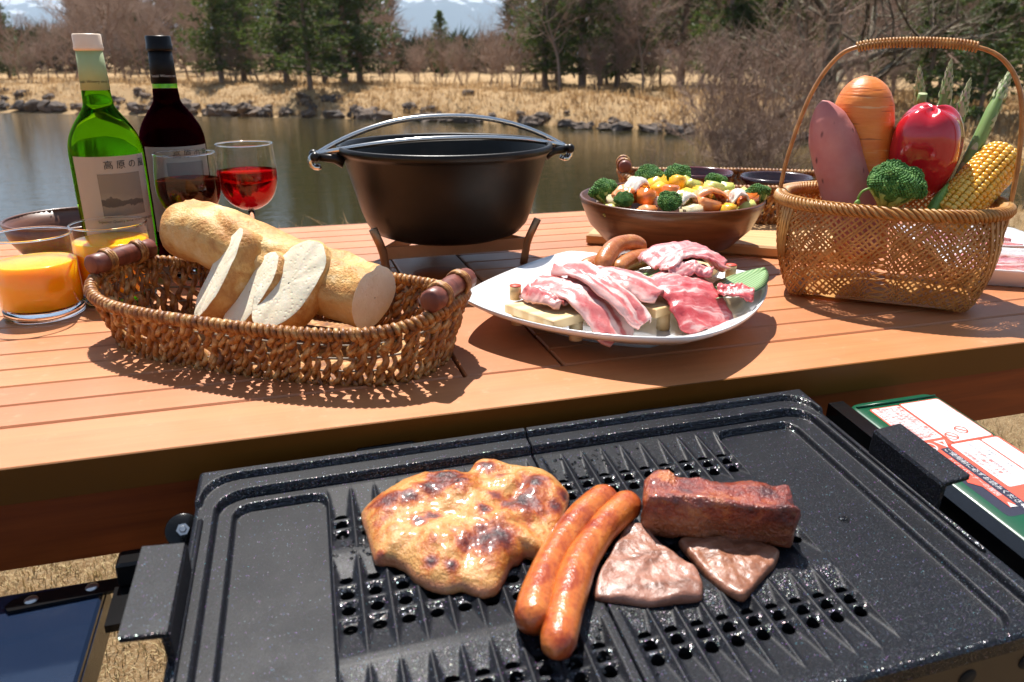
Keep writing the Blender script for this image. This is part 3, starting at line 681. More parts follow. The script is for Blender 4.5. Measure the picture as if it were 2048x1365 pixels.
mb = MB(); rquad(mb, 0.3290, 0.3550, 0.1090, 0.197, S0 * 0.6, 0.004); rquad(mb, 0.3475, 0.3565, 0.1045, 0.1930, 2 * S0, 0.001); lpart(mb, 'warning_sticker_navy', M_STD)
mb = MB()                                              # red arrow
for pts in ([(0.3400, 0.108), (0.3470, 0.105), (0.3470, 0.186), (0.3400, 0.188)], [(0.3400, 0.138), (0.3400, 0.160), (0.3325, 0.152)]): mb.add([GP(a, b, 3 * S0) for a, b in pts], [tuple(range(len(pts)))], False)
lpart(mb, 'red_arrow', M_STR)
mb = MB(); text_on(mb, 'ご使用前に必ずお読みください', 0.0062, 0.3520, 0.149, 4 * S0, run='v'); text_on(mb, 'とくにバーナーの周囲', 0.0055, 0.3436, 0.146, 4 * S0, run='v'); 
mb.add([GP(0.3402, 0.1875, 4 * S0), GP(0.3468, 0.1885, 4 * S0), GP(0.343, 0.1815, 4 * S0)], [(0, 1, 2)], False); mb.add([GP(0.349, 0.1925, 4 * S0), GP(0.3555, 0.1935, 4 * S0), GP(0.352, 0.186, 4 * S0)], [(0, 1, 2)], False)
a = [GP(0.350, 0.0935, 4 * S0), GP(0.362, 0.0935, 4 * S0), GP(0.356, 0.1050, 4 * S0)]; mb.add(a, [(0, 1, 2)], False); ring_on(mb, 0.3405, 0.1000, 0.0068, 0.0012, 4 * S0)
lpart(mb, 'white_lettering', M_STW)
mb = MB()
for k, t in enumerate(('ガスは必ず指定のものを', '使用しないでください火災の', '恐れがあります取扱説明書', 'をよくお読みください使用', '中は換気をしてください屋', '内では使用禁止です注意', '高温になる部分に触れない')): text_on(mb, t, 0.0046, 0.3348 + 0.0044 * k, 0.060, 3 * S0, run='v')
ring_on(mb, 0.3735, 0.0900, 0.0062, 0.0013, 3 * S0); ring_on(mb, 0.3900, 0.0835, 0.0062, 0.0013, 3 * S0)
mb.add([GP(0.3535, 0.0955, 5 * S0), GP(0.3585, 0.0955, 5 * S0), GP(0.356, 0.1005, 5 * S0)], [(0, 1, 2)], False)
for k, t in enumerate(('可燃物を近づけない', 'ガス漏れに注意', '子供に触らせない')): text_on(mb, t, 0.0045, 0.3645 + 0.006 * k, 0.134, 3 * S0, run='v')
lpart(mb, 'red_lettering', M_STR)
mb = MB(); r = random.Random(3)
for k in range(16):
    u, v = r.uniform(0.370, 0.406), r.uniform(0.035, 0.075); pts = [GP(u + r.uniform(-.008, .008), v + r.uniform(-.01, .01), 3 * S0) for q in range(3)]; mb.tube(pts, 0.00012, 3, cap=False)
for k, t in enumerate(('使い終わったら必ず器具せんつまみを', '消の位置にもどしてください', '容器を外して保管する')): text_on(mb, t, 0.0034, 0.3780 + 0.0048 * k, 0.134, 3 * S0, run='v')
lpart(mb, 'grey_drawings', M_INK)
# ---- folding side shelf on the left
shelf = thing('side_shelf', 'glossy blue black steel side shelf hinged to the stove stand', 'shelf', (-0.36, 0.36, 0.60)); shelf['base'] = shelf.location.copy()
n = NT('shelf_enamel', 0.10, spec=0.5); n.set('color', (0.010, 0.018, 0.040)); n.set('rough', n.ramp(n.noise(30, 5, 0.7), [(0.4, 0.07), (0.75, 0.22)]))
n.bump(n.noise(420, 2, 0.5), 0.03, 0.0004); M_SHELF = n.m
mb = MB(); mb.box((-0.400, 0.330, 0.6065), (0.495, 0.480, 0.007), ch=0.002); gfit(mb, 'shelf_plate', M_SHELF, shelf, shelf.location)
mb = MB(); mb.box((-0.400, 0.5685, 0.596), (0.495, 0.003, 0.026)); mb.box((-0.1535, 0.330, 0.590), (0.003, 0.478, 0.026)); gfit(mb, 'turned_edge', M_SHELF, shelf, shelf.location)
mb = MB()
ring = [(-0.2085, 0.5605), (-0.214, 0.5560), (-0.2160, 0.5500), (-0.212, 0.5440), (-0.148, 0.5480), (-0.136, 0.5500), (-0.136, 0.5640), (-0.148, 0.5640)]
mb.loft([[Vector((x, y, z)) for x, y in ring] for z in (0.6105, 0.6130)], cap=True, smooth=False); gfit(mb, 'hinge_strap', M_BLACK, shelf, shelf.location)
M_STEEL = simple('bright_steel', (0.62, 0.61, 0.60), 0.28, metal=1.0)
for x, y in ((-0.1995, 0.5535), (-0.1600, 0.5570)):
    mb = MB(); mb.lathe([(0.0, 0.0014), (0.0028, 0.0013), (0.0044, 0.0006), (0.0047, 0.0)], 18, (x, y, 0.6131)); gfit(mb, 'rivet', M_STEEL, shelf, shelf.location)
stand = thing('stove_stand', 'black steel stand with hinge arm and bolted knob beside the griddle', 'stand', (0.1, 0.45, 0)); stand['base'] = stand.location.copy()
mb = MB(); mb.box((-0.110, 0.557, 0.6245), (0.060, 0.020, 0.020), ch=0.002); mb.box((-0.128, 0.535, 0.612), (0.03, 0.06, 0.006)); gfit(mb, 'hinge_arm', M_BLACK, stand, stand.location)
mb = MB(); pr = [(0.0, 0.004), (0.0115, 0.004), (0.0125, 0.003), (0.0125, -0.004), (0, -0.004)]
kc = Vector((-0.0905, 0.5480, 0.6545)); rot = Vector((0.1, -0.75, 0.65)).to_track_quat('Z', 'Y').to_matrix()
mb.lathe(pr, 32); mb.v = [tuple(kc + rot @ Vector(p)) for p in mb.v]; gfit(mb, 'knob_disc', M_BLACK, stand, stand.location)
mb = MB(); mb.lathe([(0, 0.0085), (0.0022, 0.0085), (0.0026, 0.0078), (0.0026, 0.0060), (0.0046, 0.0060), (0.0046, 0.0040)], 6, smooth=False); mb.v = [tuple(kc + rot @ Vector(p)) for p in mb.v]; gfit(mb, 'bolt', M_STEEL, stand, stand.location)
for x in (-0.05, 0.42):
    for y in (0.34, 0.53):
        mb = MB(); mb.tube([Vector((x, y, 0.0)), Vector((x, y, 0.57))], 0.011, 10); gfit(mb, 'leg', M_BLACK, stand, stand.location)
for y in (0.34, 0.53): mb = MB(); mb.box((0.185, y, 0.565), (0.50, 0.02, 0.016)); gfit(mb, 'cross_bar', M_BLACK, stand, stand.location)
mb = MB(); mb.box((-0.085, 0.545, 0.600), (0.014, 0.02, 0.07)); gfit(mb, 'post', M_BLACK, stand, stand.location)
# ---- food on the griddle
def inside_radius(poly, ang):
    d = (math.cos(ang), math.sin(ang)); best = 0.001
    for i in range(len(poly)):
        (x0, y0), (x1, y1) = poly[i], poly[(i + 1) % len(poly)]
        den = d[0] * (y1 - y0) - d[1] * (x1 - x0)
        if abs(den) < 1e-12: continue
        t = (x0 * (y1 - y0) - y0 * (x1 - x0)) / den; s_ = (x0 * d[1] - y0 * d[0]) / den
        if t > 0 and -1e-6 <= s_ <= 1 + 1e-6: best = max(best, t)
    return best
def slab(poly, hmax, edge=4.0, lump=0.15, freq=40, seed=0.0, nu=96, nv=22, dome=0.0, hfun=None):
    """domed slab of meat from an outline in griddle (u, v)"""
    cu = sum(p[0] for p in poly) / len(poly); cv = sum(p[1] for p in poly) / len(poly)
    P = [(a - cu, b - cv) for a, b in poly]; rad = [inside_radius(P, 2 * math.pi * j / nu) for j in range(nu)]
    rad = [(rad[j - 1] + 2 * rad[j] + rad[(j + 1) % nu]) / 4 for j in range(nu)]
    mb = MB(); rings = []
    for i in range(nv + 1):
        t = 1 - (1 - i / nv) ** 1.5 if i < nv else 1.0; ring = []
        t = max(t, 0.02)
        for j in range(nu):
            a = 2 * math.pi * j / nu; u, v = cu + rad[j] * t * math.cos(a), cv + rad[j] * t * math.sin(a)
            h = hmax * (1 - t ** edge) ** 0.5 * (1 - dome * t * t) if t < 1 else 0.0
            k = fbm(Vector((u * freq + seed, v * freq, seed)), 4); h = h * (1 + lump * 2 * k)
            if hfun: h += hfun(u, v) * (1 - t ** 6)
            ring.append(GP(u, v, 0.0012 + max(0, h)))
        rings.append(ring)
    bot = [GP(cu + rad[j] * 0.96 * math.cos(2 * math.pi * j / nu), cv + rad[j] * 0.96 * math.sin(2 * math.pi * j / nu), 0.0008) for j in range(nu)]
    rings.append(bot); mb.loft(rings[::-1], cap=True)
    return mb, GP(cu, cv, 0)
n = NT('grilled_chicken', 0.42, spec=0.5, sss=0.15, sss_scale=0.004, coat=0.55, coat_rough=0.16)
ca = n.node('ShaderNodeAttribute'); ca.attribute_name = 'char'; ra = n.node('ShaderNodeAttribute'); ra.attribute_name = 'raw_flank'
a = n.noise(42, 5, 0.65, 0.4); b = n.noise(130, 5, 0.7)
k = n.math('ADD', ca.outputs['Fac'], n.math('ADD', n.math('MULTIPLY', n.math('SUBTRACT', a, 0.5), 1.1), n.math('MULTIPLY', n.math('SUBTRACT', b, 0.5), 0.9)))
col = n.ramp(k, [(0.0, (0.56, 0.275, 0.075)), (0.14, (0.50, 0.17, 0.028)), (0.30, (0.36, 0.075, 0.010)), (0.50, (0.17, 0.020, 0.007)), (0.78, (0.03, 0.008, 0.006))])
col = n.mix(n.math('MULTIPLY', ra.outputs['Fac'], 0.85), col, n.ramp(a, [(0.35, (0.36, 0.095, 0.04)), (0.5, (0.50, 0.19, 0.09)), (0.65, (0.50, 0.25, 0.10))]))
col = n.mix(n.ramp(n.noise(620, 2, 0.5), [(0.68, 0.0), (0.73, 0.75)]), col, (0.08, 0.03, 0.012))
n.set('color', col); n.bump(n.math('ADD', n.math('MULTIPLY', b, 1.2), n.noise(360, 3, 0.65)), 0.55, 0.0022); M_CHICK = n.m
PXC = [(-0.1438, 0.067), (-0.1348, 0.0539), (-0.1237, 0.0459), (-0.1114, 0.0378), (-0.093, 0.0317), (-0.0775, 0.0345), (-0.067, 0.043), (-0.0571, 0.0436), (-0.0513, 0.0308), (-0.0419, 0.0259), (-0.0333, 0.0283), (-0.0266, 0.0389), (-0.0143, 0.0445), (-0.0012, 0.0502), (0.0077, 0.0598), (0.0108, 0.0725), (0.0124, 0.0864), (0.0065, 0.1009), (-0.0022, 0.1168), (-0.0125, 0.1341), (-0.0228, 0.1475), (-0.0331, 0.1483), (-0.0387, 0.1431), (-0.0431, 0.1486), (-0.0504, 0.1502), (-0.0565, 0.1609), (-0.0651, 0.1728), (-0.0751, 0.1736), (-0.0825, 0.167), (-0.086, 0.1632), (-0.0959, 0.1641), (-0.1062, 0.1575), (-0.115, 0.1469), (-0.1189, 0.1361), (-0.1268, 0.1273), (-0.1381, 0.1242), (-0.1397, 0.1123), (-0.1412, 0.0928), (-0.1432, 0.0779)]
def chick_h(u, v):
    f = Vector((u - (-0.050), v - 0.085)).length
    fold = -0.0055 * math.exp(-(((u + 0.030) * 0.75 + (v - 0.085) * 0.66) / 0.006) ** 2) * math.exp(-(((u + 0.03) * 0.66 - (v - 0.085) * 0.75) / 0.04) ** 2)
    def hp(a, b, r_, k): return k * math.exp(-((u - a) ** 2 + (v - b) ** 2) / r_ ** 2)
    fold += hp(-0.105, 0.070, 0.026, 0.0045) + hp(-0.055, 0.118, 0.022, 0.0045) + hp(-0.006, 0.080, 0.020, 0.0050) + hp(-0.100, 0.125, 0.020, 0.0035) + hp(-0.066, 0.075, 0.016, 0.003) - hp(-0.080, 0.098, 0.012, 0.003) - hp(-0.034, 0.128, 0.010, 0.005)
    return fold + 0.006 * math.exp(-((u + 0.0265) / 0.012) ** 2 - ((v - 0.040) / 0.012) ** 2) - 0.004 * math.exp(-((u + 0.031) / 0.012) ** 2 - ((v - 0.058) / 0.006) ** 2) + 0.003 * math.exp(-((u + 0.058) / 0.014) ** 2 - ((v - 0.150) / 0.014) ** 2) + 0.0008 * fbm(Vector((u * 160, v * 160, 1)), 3)
mb, c = slab(PXC, 0.0160, 6.5, 0.15, 34, 1.0, 190, 40, 0.10, chick_h)
chick = tag(gfit(mb, 'grilled_chicken', M_CHICK, None, c), 'browned boneless chicken thigh sizzling on the griddle', 'chicken')
CHAR = [(-0.0813, 0.0692, 0.0123), (-0.0933, 0.0786, 0.0085), (-0.0754, 0.0785, 0.0077), (-0.127, 0.0827, 0.0085), (-0.1125, 0.0867, 0.0062), (-0.0708, 0.1405, 0.0123), (-0.0608, 0.1391, 0.0092), (-0.0838, 0.1431, 0.0062), (-0.0302, 0.1033, 0.0108), (-0.0419, 0.1049, 0.0069), (-0.0173, 0.0801, 0.0085), (-0.0458, 0.0505, 0.0069), (-0.1093, 0.1105, 0.0042), (-0.0504, 0.0935, 0.0046), (-0.0634, 0.1108, 0.0046), (-0.0983, 0.1069, 0.0054), (-0.1399, 0.1315, 0.0035), (-0.0104, 0.1075, 0.0054), (0.0012, 0.095, 0.0046), (-0.1083, 0.1511, 0.0038), (-0.0962, 0.1569, 0.0038), (-0.0386, 0.0676, 0.0046)]
va, vr = [], []
for vtx in chick.data.vertices:
    d = vtx.co + c - GO; v_ = d.dot(GV); u_ = d.dot(GX) + 0.026 * v_; h_ = d.dot(GN)
    q = 0.0
    for cu, cv, cr in CHAR: q = max(q, 0.70 * math.exp(-((u_ - cu) ** 2 + (v_ - cv) ** 2) / (cr * 1.25) ** 2))
    va.append(q); vr.append(1.0 - smooth((h_ - 0.006) / 0.0035))
for nm_, vals in (('char', va), ('raw_flank', vr)): chick.data.attributes.new(nm_, 'FLOAT', 'POINT').data.foreach_set('value', vals)
def sausage(name, pts, rad, mat, label, group, tip=0.45, nseg=30, seed=0.0):
    P = spline(pts, nseg); rr = []
    for i in range(nseg):
        t = i / (nseg - 1); e = min(t, 1 - t) * (nseg - 1) * (P[1] - P[0]).length / rad
        rr.append(rad * (math.sqrt(max(0.02, 1 - (1 - min(1, e * 0.85)) ** 2.2))) * (1 + 0.05 * math.sin(t * 9 + seed) + 0.025 * fbm(Vector((t * 7, seed, 0)), 2)))
    mb = MB(); mb.tube(P, rr, 22)
    c = P[nseg // 2]; mb.v = [(p[0] - c.x, p[1] - c.y, p[2] - c.z) for p in mb.v]
    o = mb.build(name, mat, None); o.location = c; return tag(o, label, 'sausage', group)
def sausage_mat(name, c1, c2, c3):
    n = NT(name, 0.30, spec=0.5, coat=0.35, coat_rough=0.12, sss=0.10, sss_scale=0.003)
    a = n.noise(34, 5, 0.65, 0.5); b = n.noise(260, 3, 0.65)
    col = n.ramp(a, [(0.36, c1), (0.50, c2), (0.62, c3)]); col = n.mix(n.ramp(b, [(0.52, 0.0), (0.66, 0.55)]), col, c3)
    n.set('color', col); n.bump(n.math('ADD', n.noise(90, 4, 0.6), n.math('MULTIPLY', n.noise(520, 2, 0.5), 0.35)), 0.5, 0.0022); return n.m
M_SAUS = sausage_mat('grilled_sausage_skin', (0.56, 0.175, 0.032), (0.46, 0.105, 0.017), (0.27, 0.036, 0.008))
def gpts(L, h): return [GP(u, v, h) for u, v in L]
sausage('grilled_sausage', gpts([(0.0400, 0.1030), (0.009, 0.1248), (-0.0219, 0.1576), (-0.0407, 0.1863), (-0.0555, 0.2160)], 0.0118), 0.0112, M_SAUS, 'grilled sausage on the griddle lying against the chicken', None)
sausage('grilled_sausage', gpts([(0.0535, 0.1145), (0.0224, 0.1373), (-0.0063, 0.1671), (-0.0266, 0.1992), (-0.0475, 0.2400)], 0.0118), 0.0113, M_SAUS, 'grilled sausage on the griddle lying against the thin steaks', None, seed=2.0)
def meat_mat(name, stops, rough=0.34, sc1=22, band=None, bump=0.4, coat=0.12):
    n = NT(name, rough, spec=0.6, coat=coat, coat_rough=0.15, sss=0.10, sss_scale=0.003)
    a = n.noise(sc1, 5, 0.65, 0.6, vec=band(n) if band else None); b = n.noise(120, 4, 0.65)
    n.set('color', n.ramp(n.math('ADD', n.math('MULTIPLY', a, 0.8), n.math('MULTIPLY', b, 0.2)), stops))
    n.bump(n.math('ADD', b, n.math('MULTIPLY', n.noise(520, 3, 0.6), 0.8)), bump, 0.0016); return n.m
M_STEAK = meat_mat('seared_steak', [(0.38, (0.13, 0.048, 0.026)), (0.5, (0.29, 0.125, 0.080)), (0.66, (0.39, 0.20, 0.145))], 0.42, 14, lambda n: n.map((1, 4.5, 1), rot=(0, 0, 0.35)))
M_STEAK2 = meat_mat('browned_steak', [(0.36, (0.11, 0.033, 0.013)), (0.5, (0.25, 0.095, 0.048)), (0.66, (0.37, 0.18, 0.11))], 0.42, 14, lambda n: n.map((1, 4.5, 1), rot=(0, 0, -0.5)))
mb, c = slab([(-0.0079, 0.1946), (-0.0009, 0.1802), (0.0218, 0.1533), (0.0383, 0.1355), (0.0493, 0.1327), (0.0536, 0.1455), (0.0544, 0.1569), (0.0607, 0.1722), (0.069, 0.1899), (0.0666, 0.2037), (0.061, 0.2137), (0.026, 0.2097)], 0.0068, 24, 0.17, 60, 3.0, 120, 24)
tag(gfit(mb, 'steak_slice', M_STEAK, None, c), 'pale pink seared steak slice between the sausages and the browned slice', 'steak')
mb, c = slab([(0.0688, 0.1573), (0.086, 0.1601), (0.0998, 0.164), (0.1068, 0.1585), (0.1103, 0.1669), (0.1248, 0.1765), (0.1349, 0.1875), (0.1225, 0.1998), (0.102, 0.2115), (0.0853, 0.2226), (0.0776, 0.2109), (0.0729, 0.1973), (0.0711, 0.1807)], 0.0066, 24, 0.17, 60, 8.0, 120, 24)
tag(gfit(mb, 'steak_slice', M_STEAK2, None, c), 'browner diamond shaped steak slice in front of the rib block', 'steak')
# rib block: rounded box with ridges along its top
n = NT('glazed_rib', 0.34, spec=0.6, coat=0.6, coat_rough=0.14)
xyz = n.sep(n.tc.outputs['Object']); a = n.noise(26, 5, 0.65, 0.6); b = n.noise(110, 4, 0.7)
top = n.ramp(n.math('ADD', n.math('MULTIPLY', a, 0.7), n.math('MULTIPLY', b, 0.3)), [(0.38, (0.46, 0.14, 0.035)), (0.47, (0.26, 0.036, 0.012)), (0.58, (0.08, 0.011, 0.007))])
sidec = n.ramp(n.noise(9, 5, 0.65, 1.0, vec=n.map((1, 1, 5))), [(0.35, (0.36, 0.125, 0.045)), (0.52, (0.20, 0.042, 0.014)), (0.66, (0.30, 0.12, 0.030))])
n.set('color', n.mix(n.ramp(n.math('ADD', xyz[2], n.math('MULTIPLY', a, 0.006)), [(0.0205, 0.0), (0.026, 1.0)]), sidec, top))
n.bump(n.math('ADD', b, n.math('MULTIPLY', n.noise(330, 3, 0.6), 0.8)), 0.8, 0.0045); M_RIB = n.m
mb = MB(); rings = []; cu, cv = 0.1040, 0.1490; ang = math.atan2(0.041, 0.096); Lh, Dh, Hh = 0.0530, 0.0195, 0.0335
for i in range(33):
    t = -1 + 2 * i / 32; ring = []
    for j in range(40):
        q = 2 * math.pi * j / 40; cx, cz = math.cos(q), math.sin(q)
        ex = abs(cx) ** 0.32 * (1 if cx > 0 else -1); ez = abs(cz) ** 0.32 * (1 if cz > 0 else -1)
        e = (1 - max(0, (abs(t) - 0.9) / 0.1) ** 2 * 0.28)
        a_, b_, h_ = t * Lh, ex * Dh * e, (ez * 0.5 + 0.5) * Hh * (0.5 + 0.5 * e)
        if ez > 0.5: h_ += 0.0034 * math.sin(b_ / Dh * 5.2 + 0.6 * math.sin(t * 4)) + 0.0015 * (1 - t) * 0.5
        k = fbm(Vector((a_ * 45, b_ * 45, h_ * 45)), 4); a_ += 0.0034 * k; b_ += 0.0034 * k * ex; h_ += 0.0034 * k * max(0, ez)
        ring.append(GP(cu + a_ * math.cos(ang) + b_ * math.sin(ang), cv + a_ * math.sin(ang) - b_ * math.cos(ang), max(0.001, h_ + 0.001)))
    rings.append(ring)
mb.loft(rings, cap=True); o = gfit(mb, 'rib_block', M_RIB, None, GP(cu, cv, 0)); fixnormals(o)
tag(o, 'thick glazed red brown block of grilled rib meat on the griddle', 'rib meat')
# fat and juice droplets
n = NT('clear_fat', 0.04, color=(0.95, 0.90, 0.82), trans=1.0, ior=1.4); M_FAT = n.m
mb = MB(); r = random.Random(5)
def droplet(mb, u, v, rr, h0):
    rings = []
    for t in (0.02, 0.35, 0.7, 0.92, 1.0): rings.append([GP(u + rr * t * math.cos(q), v + rr * t * math.sin(q), h0 + rr * 0.42 * math.sqrt(max(0, 1 - t * t))) for q in [2 * math.pi * j / 9 for j in range(9)]])
    mb.loft(rings)
droplet(mb, 0.2082, 0.1612, 0.0042, -0.0037)
for k in range(260):
    q = r.random()
    if q < 0.35: u, v = r.gauss(-0.03, 0.02), r.gauss(0.235, 0.012)
    elif q < 0.6: u, v = r.gauss(0.045, 0.025), r.gauss(0.045, 0.009)
    elif q < 0.8: u, v = r.gauss(0.0, 0.008), r.gauss(0.225, 0.012)
    else: u, v = r.gauss(-0.15, 0.008), r.gauss(0.098, 0.01)
    droplet(mb, u, v, r.uniform(0.0007, 0.0020), 0.0016 - ribs_depth(v)[0] * 0.8)
tag(gfit(mb, 'fat_droplets', M_FAT, None, GP(0, 0.15, 0)), 'clear droplets of fat spattered over the griddle', 'droplets', kind='stuff')
# ================================================================== VESSELS AND BASKETS ON THE TABLE
Z = Vector((0, 0, 1))
# ---- glass
def thin_glass(name, tint=(0.97, 0.98, 0.98), ior=1.45):
    n = NT(name); tr = n.node('ShaderNodeBsdfTransparent'); tr.inputs['Color'].default_value = (*tint, 1)
    gl = n.node('ShaderNodeBsdfGlossy'); gl.inputs['Roughness'].default_value = 0.02; gl.inputs['Color'].default_value = (1, 1, 1, 1)
    fr = n.node('ShaderNodeLayerWeight'); fr.inputs['Blend'].default_value = 0.5; mx_ = n.node('ShaderNodeMixShader')
    n.t.links.new(n.math('ADD', n.math('MULTIPLY', n.math('POWER', fr.outputs['Facing'], 4.0), 0.75), (ior - 1) * 0.09), mx_.inputs['Fac']); n.t.links.new(tr.outputs[0], mx_.inputs[1]); n.t.links.new(gl.outputs[0], mx_.inputs[2]); n.out(mx_.outputs[0]); return n.m
M_THIN = thin_glass('clear_glass_wall', (0.985, 0.99, 0.99), 1.42)
M_GLASS = NT('clear_glass_base', 0.01, color=(0.97, 0.99, 0.98), trans=1.0, ior=1.48).m
n = NT('orange_juice', 0.18, sss=1.0, sss_scale=0.022, spec=0.5); n.set('sss_rad', (1.0, 0.40, 0.02)); n.set('color', (0.97, 0.43, 0.004)); M_JUICE = n.m
def juice_glass(loc, level, label):
    t = thing('juice_glass', label, 'glass', loc)
    mb = MB(); r0, r1, h = 0.0425, 0.0430, 0.0935
    mb.lathe([(r0 - 0.001, 0.0112), (r0, 0.0130), (r0 + 0.0002, 0.04), (r1, h - 0.0006)], 72); mb.build('glass_wall', M_THIN, t)
    mb = MB(); mb.lathe([(0.0, 0.0006), (r0 - 0.006, 0.0008), (r0 - 0.002, 0.0), (r0 - 0.0004, 0.0018), (r0, 0.0110), (r0 - 0.004, 0.0118), (0.0, 0.0100)], 64); o = mb.build('glass_base', M_GLASS, t); fixnormals(o)
    mb = MB(); rr = r0 - 0.0005
    mb.lathe([(0.0, 0.0122), (rr - 0.003, 0.0122), (rr, 0.0145), (rr, level), (rr - 0.0008, level + 0.0002), (0.0, level)], 64); o = mb.build('juice', M_JUICE, t); fixnormals(o)
    mb = MB(); mb.tube([(r1 * 0.982 * math.cos(a), r1 * 0.982 * math.sin(a), h) for a in [2 * math.pi * k / 72 for k in range(72)]], 0.0012, 6, closed=True); mb.build('rim', M_GLASS, t)
    return t
juice_glass((-0.2726, 0.9972, T), 0.063, 'tumbler of orange juice standing clear of the bread basket')
juice_glass((-0.1985, 1.0400, T), 0.0745, 'tumbler of orange juice behind the bread basket in front of the green bottle')
# ---- turned wooden bowls
def wood(name, c1, c2, rough=0.32, sc_=1.0, coat=0.25):
    n = NT(name, rough, coat=coat, coat_rough=0.2); v = n.map((3, 3, 40 * sc_)); a = n.noise(3.5, 5, 0.6, 0.6, vec=v)
    n.set('color', n.ramp(a, [(0.32, c1), (0.68, c2)])); n.bump(n.noise(4, 4, 0.6, vec=v), 0.06, 0.001); return n.m
M_BOWL = wood('dark_turned_wood', (0.075, 0.022, 0.007), (0.17, 0.055, 0.018))
def bowl(name, label, loc, prof_out, prof_in, mat, parts=True):
    t = thing(name, label, 'bowl', loc); mb = MB(); mb.lathe(prof_out + prof_in, 72); o = mb.build('shell', mat, t); fixnormals(o)
    return t
b0 = bowl('wooden_bowl', 'dark wooden bowl behind the orange juice tumblers', (-0.2950, 1.290, T), [(0, 0), (0.052, 0), (0.068, 0.012), (0.082, 0.033), (0.0885, 0.0575)], [(0.0850, 0.0585), (0.078, 0.036), (0.064, 0.017), (0.045, 0.009), (0, 0.008)], M_BOWL)
mb = MB(); mb.tube([(0.0868 * math.cos(a), 0.0868 * math.sin(a), 0.0580) for a in [2 * math.pi * k / 64 for k in range(64)]], 0.0022, 8, closed=True); mb.build('rim', M_BOWL, b0)
SB = Vector((0.5480, 1.0370, T))
salad_bowl = bowl('salad_bowl', 'large round dark wooden salad bowl heaped with vegetables', SB, [(0, 0.0), (0.050, 0.0), (0.052, 0.006), (0.056, 0.010), (0.092, 0.026), (0.117, 0.052), (0.1285, 0.078), (0.1320, 0.0880)], [(0.1305, 0.0915), (0.1262, 0.0895), (0.120, 0.072), (0.104, 0.044), (0.070, 0.022), (0, 0.016)], M_BOWL)
mb = MB(); mb.tube([(0.1298 * math.cos(a), 0.1298 * math.sin(a), 0.0895) for a in [2 * math.pi * k / 80 for k in range(80)]], 0.0026, 8, closed=True); mb.build('rim', M_BOWL, salad_bowl)
